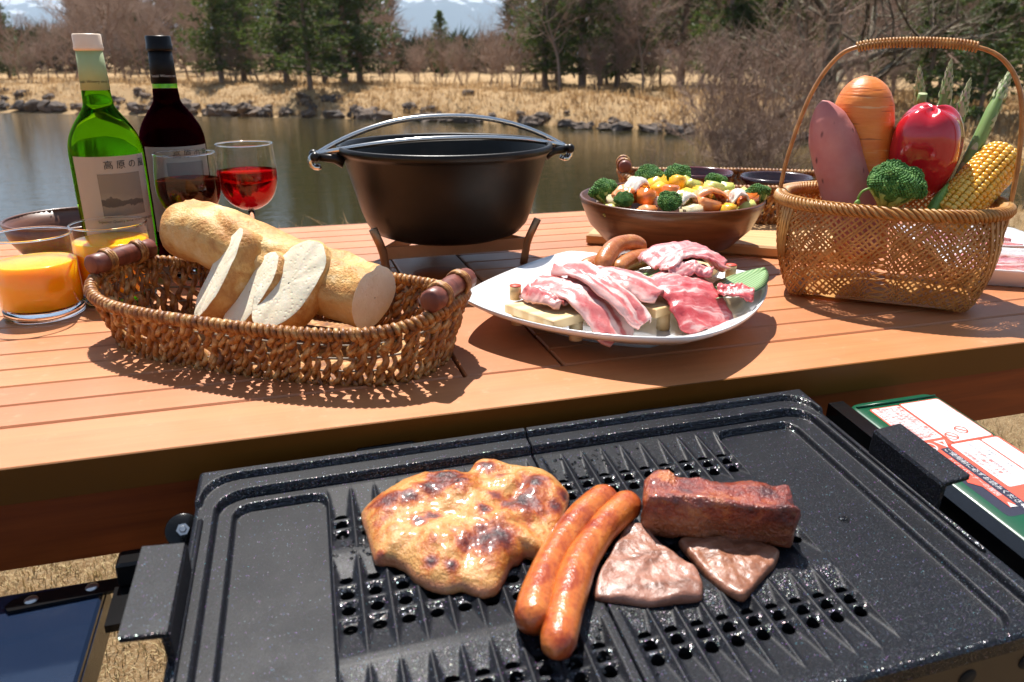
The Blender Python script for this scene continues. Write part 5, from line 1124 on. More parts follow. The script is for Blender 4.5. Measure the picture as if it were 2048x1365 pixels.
# red pepper
n = NT('red_pepper_skin', 0.13, spec=0.55, coat=0.5, coat_rough=0.05); n.set('color', n.ramp(n.noise(9, 3, 0.5), [(0.3, (0.42, 0.006, 0.016)), (0.7, (0.56, 0.012, 0.024))])); n.bump(n.noise(40, 2, 0.5), 0.06, 0.002); M_PEP = n.m
pc = Vector((0.7570, 0.7960, T + 0.1740)); mb = MB(); rings = []; prot = Matrix.Rotation(R(-10), 3, 'Y') @ Matrix.Rotation(R(14), 3, 'X')
for i in range(41):
    f = i / 40; th = math.pi * (0.004 + 0.992 * f); ring = []
    for j in range(64):
        ph = 2 * math.pi * j / 64; lobe = 0.5 + 0.5 * math.cos(4 * ph + 0.5); sh = abs(math.sin(th)) ** 0.62
        rr = (0.0425 + 0.0030 * math.cos(th)) * sh * (0.89 + 0.12 * lobe ** 0.6 * (1 - 0.45 * math.cos(th))) * (1 + 0.03 * fbm(Vector((math.cos(ph) * 1.3, math.sin(ph) * 1.3, f * 2)), 2))
        z = 0.0560 * math.cos(th) * (0.93 + 0.07 * lobe)  + 0.014 * math.exp(-((1 - f) / 0.12) ** 2) * (1 - lobe * 0.6)
        ring.append(pc + prot @ Vector((rr * math.cos(ph), rr * math.sin(ph), z)))
    rings.append(ring)
mb.loft(rings[::-1], cap=True)
own(mb, 'red_pepper', M_PEP, pc - Vector((0, 0, 0.05)), 'glossy red bell pepper in the bamboo basket', 'pepper')
# broccoli
n = NT('broccoli_buds', 0.6, spec=0.3); n.set('color', n.ramp(n.noise(120, 3, 0.6), [(0.3, (0.030, 0.105, 0.022)), (0.5, (0.075, 0.21, 0.040)), (0.72, (0.20, 0.37, 0.085))])); n.bump(n.voro(1100), 0.6, 0.0012); M_BUD = n.m
n = NT('broccoli_stem', 0.45); n.set('color', n.ramp(n.noise(50, 3, 0.6), [(0.3, (0.26, 0.36, 0.06)), (0.7, (0.52, 0.56, 0.16))])); M_STEM = n.m
def broccoli(name, c, rad, label, cat='broccoli', group=None, seed=0, nb=320, rot=None, flat=0.78, bud=0.085):
    t = thing(name, label, cat, c, 0, group); m = rot or Matrix.Identity(3); r = random.Random(seed); mb = MB()
    lob = [Vector((r.gauss(0, 1), r.gauss(0, 1), abs(r.gauss(0.3, 0.7)))).normalized() for q in range(13)]
    for i in range(nb):
        g = (i + 0.5) / nb; ph = i * 2.39996; z = 1 - 1.28 * g; s_ = math.sqrt(max(0, 1 - z * z)); d = Vector((s_ * math.cos(ph), s_ * math.sin(ph), z))
        k = 0.80 + 0.24 * max(max(0, d.dot(q)) ** 12 for q in lob) + r.uniform(-0.03, 0.03); p = Vector((d.x * rad * k, d.y * rad * k, d.z * rad * flat * k + rad * 0.35)); br = rad * bud * r.uniform(0.8, 1.2)
        rings = [[m @ (p + Vector((br * math.sin(a) * math.cos(b), br * math.sin(a) * math.sin(b), br * math.cos(a)))) for b in [k2 * math.pi / 3 for k2 in range(6)]] for a in (0.15, 0.9, 1.7, 2.6)]
        mb.loft(rings[::-1], cap=True)
    tag(mb.build('bud_head', M_BUD, t), kind='stuff')
    mb = MB(); rr = [[0.001, 0.5, 0.84, 0.80], [0.34, 0.30, 0.05, -0.05]]
    blob(mb, m @ Vector((0, 0, rad * 0.30)), (rad * 0.76, rad * 0.76, rad * flat * 0.80), 20, 12, 0.06, 2, seed, m); mb.build('floret_core', M_BUD, t)
    mb = MB(); mb.tube([m @ Vector((0, 0, -rad * 0.85)), m @ Vector((0.02 * rad, 0, -rad * 0.4)), m @ Vector((0, 0, rad * 0.15))], [rad * 0.26, rad * 0.27, rad * 0.40], 12)
    for q in range(7):
        a = q * 0.9; mb.tube([m @ Vector((0.1 * rad * math.cos(a), 0.1 * rad * math.sin(a), -rad * 0.45)), m @ Vector((0.4 * rad * math.cos(a), 0.4 * rad * math.sin(a), -rad * 0.12)), m @ Vector((0.66 * rad * math.cos(a), 0.66 * rad * math.sin(a), rad * 0.18))], [rad * 0.13, rad * 0.13, rad * 0.17], 8)
    mb.build('stem', M_STEM, t); return t
broccoli('broccoli', (0.6830, 0.7580, T + 0.132), 0.0345, 'broccoli head leaning over the plaited rim of the bamboo basket', seed=3, nb=900, rot=Matrix.Rotation(R(12), 3, 'X') @ Matrix.Rotation(R(4), 3, 'Y'), flat=0.72, bud=0.050)
# corn
n = NT('corn_kernel', 0.24, spec=0.55, sss=0.2, sss_scale=0.004, coat=0.25, coat_rough=0.1); n.set('color', n.mix(n.info(), (0.78, 0.39, 0.028), (0.86, 0.55, 0.10))); M_CORN = n.m
c0, c1 = Vector((0.752, 0.742, T + 0.100)), Vector((0.8470, 0.7620, T + 0.172)); ax = (c1 - c0).normalized(); cl = (c1 - c0).length
corn = thing('corn_cob', 'yellow cob of corn lying against the red pepper in the bamboo basket', 'corn', c0); q0 = ax.to_track_quat('Z', 'Y'); corn.rotation_mode = 'QUATERNION'; corn.rotation_quaternion = q0
mb = MB(); mb.lathe([(0, 0), (0.022, 0.001), (0.0225, cl - 0.006), (0.016, cl - 0.001), (0, cl)], 30); mb.build('core', M_CORN, corn)
mb = MB(); rings = []
for a, k in ((-1.0, 0.78), (-0.55, 1.0), (0.2, 1.0), (0.75, 0.82), (1.0, 0.45)):
    rings.append([(0.0024 * a + 0.0018 if False else a * 0.0028, 0.00325 * k * (abs(math.cos(b)) ** 0.6) * (1 if math.cos(b) > 0 else -1), 0.0031 * k * (abs(math.sin(b)) ** 0.6) * (1 if math.sin(b) > 0 else -1)) for b in [2 * math.pi * j / 10 for j in range(10)]])
mb.loft(rings, cap=True); kd = mb.build('kernel', M_CORN, corn); KM = kd.data; bpy.data.objects.remove(kd); r = random.Random(9); NRW = 20
for i in range(NRW):
    a = 2 * math.pi * i / NRW; d = q0 @ Vector((math.cos(a), math.sin(a), 0))
    if d.z < -0.55 and d.y > -0.2: continue
    for k in range(19):
        z = 0.004 + k * 0.0064
        if z > cl - 0.003: continue
        o = link('kernel', KM, corn); rr = 0.0238 if z < cl - 0.016 else 0.0238 - (z - cl + 0.016) * 0.35
        o.location = (rr * math.cos(a + r.gauss(0, 0.012)), rr * math.sin(a), z + r.gauss(0, 0.0003)); o.rotation_euler = (0, 0, a); sc2 = r.uniform(0.94, 1.1); o.scale = (sc2, 1.14 * r.uniform(0.95, 1.04), r.uniform(0.97, 1.06))
# asparagus
n = NT('asparagus_stalk', 0.4); n.set('color', n.ramp(n.noise(14, 3, 0.6), [(0.3, (0.12, 0.22, 0.05)), (0.7, (0.25, 0.36, 0.10))])); M_ASP = n.m
n = NT('asparagus_scale', 0.5); n.set('color', n.ramp(n.noise(60, 3, 0.6), [(0.3, (0.26, 0.33, 0.12)), (0.55, (0.42, 0.42, 0.24)), (0.75, (0.30, 0.23, 0.22))])); M_ASPS = n.m
def asparagus(base, top, label, rad=0.0062, seed=0, bend=0.0, cut=False):
    base, top = Vector(base), Vector(top); ax = (top - base).normalized(); L_ = (top - base).length; t = thing('asparagus_spear', label, 'asparagus', base); t.rotation_mode = 'QUATERNION'; t.rotation_quaternion = ax.to_track_quat('Z', 'Y'); r = random.Random(seed)
    mb = MB(); mb.tube([(bend * math.sin(math.pi * i / 12), 0, L_ * i / 12) for i in range(13)], [rad * (1.08 - 0.25 * i / 12) if (i < 10 or cut) else rad * (0.83 - 0.22 * (i - 9)) for i in range(13)], 12); mb.build('stalk', M_ASP, t)
    mb = MB()
    def scale_(z, a, ln, w_, rr, outw):
        x0 = bend * math.sin(math.pi * min(1, z / L_)); d = Vector((math.cos(a), math.sin(a), 0)); s_ = Vector((-d.y, d.x, 0)); p = Vector((x0, 0, z)) + d * rr
        mb.add([p - s_ * w_ - d * 0.001, p + d * 0.0008, p + s_ * w_ - d * 0.001, p + Z * ln * 0.5 + s_ * w_ * 0.6 + d * outw * 0.4, p + Z * ln + d * outw * 0.3 - d * 0.0012, p + Z * ln * 0.5 - s_ * w_ * 0.6 + d * outw * 0.4, p + Z * ln * 0.45 + d * outw], [(0, 1, 6, 5), (1, 2, 3, 6), (6, 3, 4), (5, 6, 4)])
    if not cut:
        z = 0.02
        while z < L_ - 0.042: scale_(z, r.uniform(0, 6.28), 0.0125, 0.0042, rad * 0.93, 0.0012); z += r.uniform(0.006, 0.010)
        for i in range(34): f = i / 33; scale_(L_ - 0.042 + 0.040 * f, i * 2.4, 0.0105 - 0.003 * f, 0.0032 - 0.0016 * f, rad * (0.92 - 0.78 * f ** 1.4), 0.0012)
    else:
        mb.lathe([(0, L_ + 0.0002), (rad * 0.5, L_ + 0.0004), (rad * 0.82, L_)], 14)
    tag(mb.build('scale_leaves', M_ASPS, t), kind='stuff'); return t
asparagus((0.775, 0.815, T + 0.12), (0.7660, 0.836, T + 0.268), 'asparagus spear with a leaning tip close behind the red pepper', 0.0072, seed=1, bend=-0.004)
asparagus((0.790, 0.810, T + 0.12), (0.8035, 0.828, T + 0.276), 'asparagus spear standing upright with the darkest tip', 0.0074, seed=2)
asparagus((0.790, 0.790, T + 0.10), (0.8180, 0.808, T + 0.254), 'short asparagus spear between the upright one and the slanting one', 0.0074, seed=3, bend=0.003)
asparagus((0.770, 0.765, T + 0.09), (0.8690, 0.800, T + 0.266), 'long asparagus spear slanting out past the basket handle', 0.0085, seed=4)
asparagus((0.772, 0.84, T + 0.12), (0.7580, 0.815, T + 0.240), 'asparagus stalk showing its round cut end above the red pepper', seed=5, cut=True)
# green husk leaf by the corn and a curled sprig on the rim
n = NT('leaf_green', 0.45); n.set('color', n.ramp(n.noise(30, 3, 0.6), [(0.3, (0.10, 0.22, 0.03)), (0.7, (0.24, 0.40, 0.07))])); M_LEAF = n.m
mb = MB(); rings = []
for i in range(9):
    f = i / 8; c = Vector((0.728, 0.738, T + 0.108)).lerp(Vector((0.752, 0.748, T + 0.142)), f); w_ = 0.012 * math.sin(math.pi * (0.25 + 0.75 * f)) + 0.0003
    rings.append([c + Vector((-w_, 0, 0)), c + Vector((0, -0.003, 0.001)), c + Vector((w_, 0, 0)), c + Vector((0, -0.0022, 0.0016))])
mb.loft(rings, cap=True); own(mb, 'husk_leaf', M_LEAF, (0.75, 0.73, T + 0.11), 'pointed green leaf tucked between red pepper and corn', 'leaf')
mb = MB(); mb.tube(spline([(0.640, 0.760, T + 0.128), (0.643, 0.757, T + 0.137), (0.652, 0.754, T + 0.140), (0.660, 0.755, T + 0.131)], 14), [0.0014] * 10 + [0.0011] * 4, 6); blob(mb, (0.638, 0.757, T + 0.123), (0.004, 0.003, 0.005), 10, 8, 0.2, 2)
own(mb, 'herb_sprig', M_LEAF, (0.645, 0.757, T + 0.125), 'small curled green sprig on the plaited basket rim', 'herb')
# ================================================================== PLATE OF RAW MEAT
PC = Vector((0.3560, 0.7780, T)); PA = R(-1.5)
n = NT('white_porcelain', 0.16, coat=0.5, coat_rough=0.05); n.set('color', (0.80, 0.80, 0.79)); M_PORC = n.m
plate = thing('square_plate', 'square white porcelain plate with upturned corners under the raw meat', 'plate', PC, PA)
def plate_pt(a, t, z0, dz):
    c, s_ = math.cos(a), math.sin(a); e = 2.0 / 1.38; hd = 0.178
    x, y = hd * abs(c) ** e * (1 if c > 0 else -1), hd * 0.97 * abs(s_) ** e * (1 if s_ > 0 else -1); rr = math.hypot(x, y) / hd
    return Vector((x * t, y * t, z0 + 0.020 * t ** 3 + 0.014 * (rr ** 3) * t ** 4 + dz))
mb = MB(); NP = 120; rings = []
for t in (0.002, 0.3, 0.55, 0.75, 0.88, 0.96, 0.995): rings.append([plate_pt(2 * math.pi * (j + 0.5) / NP, t, 0.010, 0) for j in range(NP)])
rings.append([plate_pt(2 * math.pi * (j + 0.5) / NP, 1.0, 0.010, -0.0014) for j in range(NP)])
for t in (0.99, 0.94, 0.85, 0.7, 0.5, 0.3, 0.002): rings.append([plate_pt(2 * math.pi * (j + 0.5) / NP, t, 0.010, -0.0042) for j in range(NP)])
mb.loft(rings); o = mb.build('dish', M_PORC, plate); fixnormals(o)
mb = MB(); mb.loft([[plate_pt(2 * math.pi * (j + 0.5) / NP, t, 0, 0) * 1.0 * Vector((1, 1, 0)).length / math.sqrt(2) * 1.0 if False else Vector((plate_pt(2 * math.pi * (j + 0.5) / NP, t, 0, 0).x, plate_pt(2 * math.pi * (j + 0.5) / NP, t, 0, 0).y, z)) for j in range(NP)] for t, z in ((0.52, 0.0075), (0.50, 0.0), (0.46, 0.0))]); mb.build('foot', M_PORC, plate)
# wooden stand with pegs
n = NT('cedar', 0.55); v = n.map((50, 50, 50)); wv = n.wave(2.2, 3, 2, vec=n.map((1, 14, 14), rot=(0, 0, 0.5)))
n.set('color', n.ramp(wv, [(0.2, (0.62, 0.40, 0.18)), (0.8, (0.74, 0.55, 0.30))])); n.bump(wv, 0.1, 0.001); M_CEDAR = n.m; M_PEGR = simple('red_painted_end', (0.55, 0.06, 0.03), 0.5)
geta = thing('serving_stand', 'small cedar serving stand with red tipped pegs on the white plate', 'stand', PC + Vector((0, 0, 0.012)))
def gl(x, y, z): return Vector((x, y, z + T)) - geta.location
def gplank(c, lx, ly, ang): mb = MB(); mb.box(gl(*c), (lx, ly, 0.0095), Matrix.Rotation(ang, 3, 'Z'), 0.0008); mb.build('plank', M_CEDAR, geta)
gplank((0.2860, 0.7410, 0.0375), 0.125, 0.074, R(24)); gplank((0.412, 0.7450, 0.0375), 0.15, 0.060, R(24)); gplank((0.452, 0.820, 0.0374), 0.11, 0.04, R(24))
for x, y in ((0.2330, 0.7650), (0.2750, 0.7020), (0.3740, 0.7060), (0.4560, 0.8360), (0.4950, 0.7780)):
    mb = MB(); mb.tube([gl(x, y, 0.0138), gl(x, y, 0.0330)], 0.0070, 16); mb.build('leg', M_CEDAR, geta)
for x, y in ((0.2300, 0.7640), (0.4560, 0.8360), (0.4930, 0.7760)):
    mb = MB(); mb.tube([gl(x, y, 0.0420), gl(x, y, 0.0565)], 0.0062, 18); pg = mb.build('peg', M_CEDAR, geta); mb = MB(); mb.lathe([(0, 0.0008), (0.0060, 0.0008), (0.0063, 0)], 18, gl(x, y, 0.0566)); mb.build('red_tip', M_PEGR, pg)
# bamboo leaf
n = NT('bamboo_leaf', 0.4); wv = n.wave(95, 1.5, 3, bands='Y', vec=n.map((1, 1, 1), rot=(0, 0, R(-35)))); n.set('color', n.ramp(wv, [(0.2, (0.13, 0.25, 0.09)), (0.8, (0.30, 0.42, 0.20))])); n.bump(wv, 0.3, 0.001); M_BLEAF = n.m
def leaf(pts, w_, label):
    P = spline(pts, 22); mb = MB(); rings = []
    for i, p in enumerate(P):
        f = i / 21; t = (P[min(21, i + 1)] - P[max(0, i - 1)]); s_ = Vector((-t.y, t.x, 0)).normalized() * w_ * (min(1.0, 0.35 + f * 2.2) * (1 - f ** 3.0) + 0.01)
        rings.append([p - s_ + Z * 0.0022, p - s_ * 0.5 + Z * 0.0004, p, p + s_ * 0.5 + Z * 0.0008, p + s_ + Z * 0.0030, p + s_ * 0.5 + Z * 0.0003, p - Z * 0.0006, p - s_ * 0.5 - Z * 0.0002])
    mb.loft(rings, cap=True); c = P[11]; return own(mb, 'bamboo_leaf', M_BLEAF, c, label, 'leaf')
leaf([(0.425, 0.700, T + 0.045), (0.47, 0.722, T + 0.0470), (0.502, 0.746, T + 0.0475), (0.536, 0.772, T + 0.049)], 0.026, 'green bamboo leaf under the raw beef at the plate corner')
leaf([(0.250, 0.735, T + 0.0445), (0.28, 0.748, T + 0.0450), (0.34, 0.770, T + 0.0450), (0.40, 0.80, T + 0.0455)], 0.016, 'green bamboo leaf under the raw bacon on the cedar stand')
leaf([(0.33, 0.80, T + 0.042), (0.38, 0.80, T + 0.0435), (0.43, 0.805, T + 0.0440), (0.47, 0.81, T + 0.044)], 0.024, 'green bamboo leaf under the raw sausages')
# raw sausages
M_RAWS = sausage_mat('raw_sausage_skin', (0.52, 0.20, 0.055), (0.44, 0.135, 0.032), (0.34, 0.085, 0.020))
sausage('raw_sausage', [(0.3420, 0.7980, T + 0.053), (0.3530, 0.8130, T + 0.066), (0.3740, 0.8320, T + 0.0740), (0.3990, 0.8430, T + 0.0725), (0.4150, 0.8460, T + 0.062)], 0.0112, M_RAWS, 'arched raw sausage on top of the other two', None)
sausage('raw_sausage', [(0.3560, 0.7950, T + 0.054), (0.3790, 0.8120, T + 0.0585), (0.4080, 0.8260, T + 0.0590), (0.4400, 0.8330, T + 0.056)], 0.0108, M_RAWS, 'raw sausage on the plate reaching towards the red tipped peg', None, seed=3)
sausage('raw_sausage', [(0.3250, 0.8210, T + 0.051), (0.3420, 0.8310, T + 0.0535), (0.3650, 0.8420, T + 0.0540), (0.390, 0.851, T + 0.052)], 0.0100, M_RAWS, 'raw sausage mostly hidden behind the arched one', None, seed=5)
# raw meat slices: draped, folded sheets
def rawmeat(name, stops, sc_, rot, dist=1.2):
    n = NT(name, 0.36, spec=0.5, coat=0.15, coat_rough=0.2, sss=0.25, sss_scale=0.004); n.set('sss_rad', (1.0, 0.3, 0.25))
    wv = n.noise(sc_, 4, 0.55, dist, vec=n.map((1.0, 5.5, 1.0), rot=(0, 0, rot))); b = n.noise(190, 4, 0.65)
    n.set('color', n.mix(n.ramp(b, [(0.55, 0.0), (0.74, 0.4)]), n.ramp(wv, stops), (0.74, 0.42, 0.40))); n.bump(n.math('ADD', b, n.math('MULTIPLY', n.noise(500, 2, 0.5), 0.5)), 0.35, 0.0015); return n.m
n = NT('raw_bacon', 0.36, spec=0.5, coat=0.15, coat_rough=0.2, sss=0.2, sss_scale=0.003); n.set('sss_rad', (1.0, 0.3, 0.25))
ac = n.node('ShaderNodeAttribute'); ac.attribute_name = 'across'; b = n.noise(160, 4, 0.65)
q = n.math('ADD', n.math('MULTIPLY', ac.outputs['Fac'], 0.5), n.math('MULTIPLY', n.math('SUBTRACT', n.noise(45, 4, 0.55), 0.5), 0.55)); q = n.math('ADD', q, 0.5)
col = n.ramp(q, [(0.05, (0.74, 0.42, 0.38)), (0.16, (0.55, 0.12, 0.12)), (0.34, (0.60, 0.17, 0.16)), (0.40, (0.78, 0.52, 0.47)), (0.50, (0.78, 0.50, 0.45)), (0.56, (0.56, 0.13, 0.13)), (0.74, (0.60, 0.18, 0.17)), (0.80, (0.79, 0.55, 0.50)), (0.95, (0.80, 0.58, 0.53))])
n.set('color', n.mix(n.ramp(b, [(0.52, 0.0), (0.72, 0.4)]), col, (0.74, 0.42, 0.40))); n.bump(n.math('ADD', b, n.math('MULTIPLY', n.noise(500, 2, 0.5), 0.5)), 0.3, 0.0014); M_BACON = n.m
M_BEEF = rawmeat('raw_beef', [(0.30, (0.46, 0.035, 0.045)), (0.47, (0.54, 0.085, 0.09)), (0.54, (0.62, 0.16, 0.16)), (0.62, (0.78, 0.48, 0.44))], 20, R(20), 0.6)
M_BEEFP = rawmeat('raw_beef_pale', [(0.32, (0.56, 0.11, 0.12)), (0.48, (0.66, 0.24, 0.24)), (0.60, (0.80, 0.52, 0.48))], 24, R(-20), 1.5)
def sheet(name, path, width, mat, label, cat, fold=0.004, nf=2.5, th=0.0022, seed=0, taper=0.0, group=None, side=None, ns=40, nw=20, lump=0.0015):
    """a slice draped along a path; its cross section waves"""
    P = spline(path, ns); mb = MB(); top, bot = [], []
    for i, p in enumerate(P):
        f = i / (ns - 1); t = (P[min(ns - 1, i + 1)] - P[max(0, i - 1)]).normalized(); s_ = Vector(side).normalized() if side else Vector((-t.y, t.x, 0)).normalized(); up = s_.cross(t); up = up if up.z > 0 else -up
        w_ = width * (1 - taper * f) * (0.93 + 0.10 * fbm(Vector((f * 4, seed, 0)), 3)) * (1 - 0.35 * max(0, abs(f - 0.5) - 0.44) / 0.06); a, b = [], []
        for j in range(nw + 1):
            g = -1 + 2 * j / nw; e = g + 0.05 * fbm(Vector((f * 9, g, seed + 3)), 2); hgt = fold * (math.sin(g * math.pi * nf / 2 + 1.3 * f + seed) * 0.6 + 0.8 * fbm(Vector((f * 2.2, g * 1.4, seed)), 3)) + lump * fbm(Vector((f * 12, g * 8, seed)), 2)
            q = p + s_ * (w_ * e) + up * hgt - Z * (0.010 * max(0, abs(g) - 0.75) / 0.25 * 0.35); a.append(q + up * th * 0.5); b.append(q - up * th * 0.5)
        top.append(a); bot.append(b)
    mb.loft([a + b[::-1] for a, b in zip(top, bot)], cap=True); c = P[ns // 2]
    o = own(mb, name, mat, c, label, cat, group)
    at_ = o.data.attributes.new('across', 'FLOAT', 'POINT'); row = [-1 + 2 * j / nw for j in range(nw + 1)]; at_.data.foreach_set('value', (row + row[::-1]) * ns)
    return o
sheet('bacon_slice', [(0.2580, 0.7700, T + 0.0600), (0.2720, 0.7480, T + 0.0620), (0.2880, 0.7180, T + 0.0590), (0.3020, 0.6930, T + 0.0430), (0.3120, 0.6720, T + 0.0200)], 0.0265, M_BACON, 'raw bacon slice hanging from the cedar stand down to the plate', 'bacon', 0.0040, 2.2, seed=1)
sheet('bacon_slice', [(0.2850, 0.7790, T + 0.0700), (0.2950, 0.7520, T + 0.0730), (0.3060, 0.7250, T + 0.0680), (0.3230, 0.6950, T + 0.0530), (0.3370, 0.6760, T + 0.0330)], 0.0205, M_BACON, 'raw bacon slice folded over the hanging slice', 'bacon', 0.0045, 2.4, seed=4)
sheet('bacon_slice', [(0.2920, 0.7720, T + 0.0600), (0.3200, 0.7540, T + 0.0680), (0.3500, 0.7330, T + 0.0640), (0.3720, 0.7080, T + 0.0520)], 0.0290, M_BACON, 'raw bacon slice lying flat on the stand next to the beef', 'bacon', 0.0045, 2.0, seed=7)
sheet('bacon_slice', [(0.2480, 0.7640, T + 0.0545), (0.2520, 0.7460, T + 0.0560), (0.2600, 0.7260, T + 0.0540), (0.2680, 0.7120, T + 0.0500)], 0.0185, M_BACON, 'short curled raw bacon slice at the end of the cedar stand', 'bacon', 0.0050, 3.0, seed=9)
sheet('beef_slice', [(0.4040, 0.7600, T + 0.0600), (0.4020, 0.7350, T + 0.0600), (0.4030, 0.7100, T + 0.0560), (0.4060, 0.6900, T + 0.0430), (0.4100, 0.6700, T + 0.0230)], 0.0370, M_BEEF, 'deep red raw beef slice draped over the front of the stand', 'beef', 0.0035, 2.2, seed=2, side=(1, 0.22, 0.02))
sheet('beef_slice', [(0.3900, 0.7740, T + 0.0640), (0.4180, 0.7780, T + 0.0780), (0.4500, 0.7720, T + 0.0760), (0.4760, 0.7610, T + 0.0600)], 0.0330, M_BEEFP, 'paler marbled raw beef slice heaped behind the deep red one', 'beef', 0.0060, 2.6, seed=5)
sheet('beef_slice', [(0.3980, 0.7520, T + 0.0660), (0.4250, 0.7470, T + 0.0690), (0.4450, 0.7360, T + 0.0640)], 0.0170, M_BEEFP, 'narrow fold of raw beef over the deep red slice', 'beef', 0.0050, 2.4, seed=8)
sheet('beef_slice', [(0.4350, 0.7060, T + 0.0520), (0.4520, 0.6980, T + 0.0530), (0.4680, 0.6890, T + 0.0500)], 0.0150, M_BEEF, 'small dark raw beef piece resting on the bamboo leaf', 'beef', 0.0040, 2.0, seed=12)
# clear film hanging under the meat
# ================================================================== SALAD
r = random.Random(14)
def cube_mesh(sx, sy, sz, seed, amp=0.0012):
    bm = bmesh.new(); bmesh.ops.create_cube(bm, size=1.0)
    for v in bm.verts: v.co = Vector((v.co.x * sx, v.co.y * sy, v.co.z * sz)) + Vector((fbm(v.co * 3 + Vector((seed, 0, 0)), 2), fbm(v.co * 3 + Vector((0, seed, 0)), 2), fbm(v.co * 3 + Vector((0, 0, seed)), 2))) * amp * 3
    bmesh.ops.bevel(bm, geom=list(bm.edges), offset=min(sx, sy, sz) * 0.14, segments=2, affect='EDGES'); return bm
def piece(name, c, sz, mat, label, cat, rot, group, seed=0):
    bm = cube_mesh(*sz, seed); me = bpy.data.meshes.new(name); bm.to_mesh(me); bm.free(); me.polygons.foreach_set('use_smooth', [True] * len(me.polygons)); me.materials.append(mat)
    o = link(name, me, None, SB + Vector(c)); o.rotation_euler = rot; return tag(o, label, cat, group)
def veg(name, c1, c2, rough=0.35, sc_=40, coat=0.2):
    n = NT(name, rough, sss=0.15, sss_scale=0.004, coat=coat, coat_rough=0.15); n.set('color', n.ramp(n.noise(sc_, 4, 0.6), [(0.3, c1), (0.7, c2)])); n.bump(n.noise(160, 3, 0.6), 0.25, 0.001); return n.m
M_PUMP = veg('pumpkin', (0.86, 0.40, 0.012), (0.90, 0.56, 0.04)); M_AVO = veg('avocado', (0.62, 0.60, 0.16), (0.50, 0.58, 0.14)); M_POT = veg('potato', (0.80, 0.66, 0.38), (0.86, 0.76, 0.52)); M_TOM = veg('tomato', (0.76, 0.15, 0.02), (0.84, 0.28, 0.06), 0.2, 14, 0.4); M_SALM = veg('smoked_salmon', (0.84, 0.24, 0.05), (0.86, 0.42, 0.20), 0.3, 70); M_ONI = veg('onion', (0.84, 0.80, 0.70), (0.80, 0.66, 0.56), 0.25, 60)
def dome(x, y): return 0.083 + 0.017 * max(0, 1 - (x * x + y * y) / 0.0135)
GS = 'salad pieces heaped in the wooden bowl'
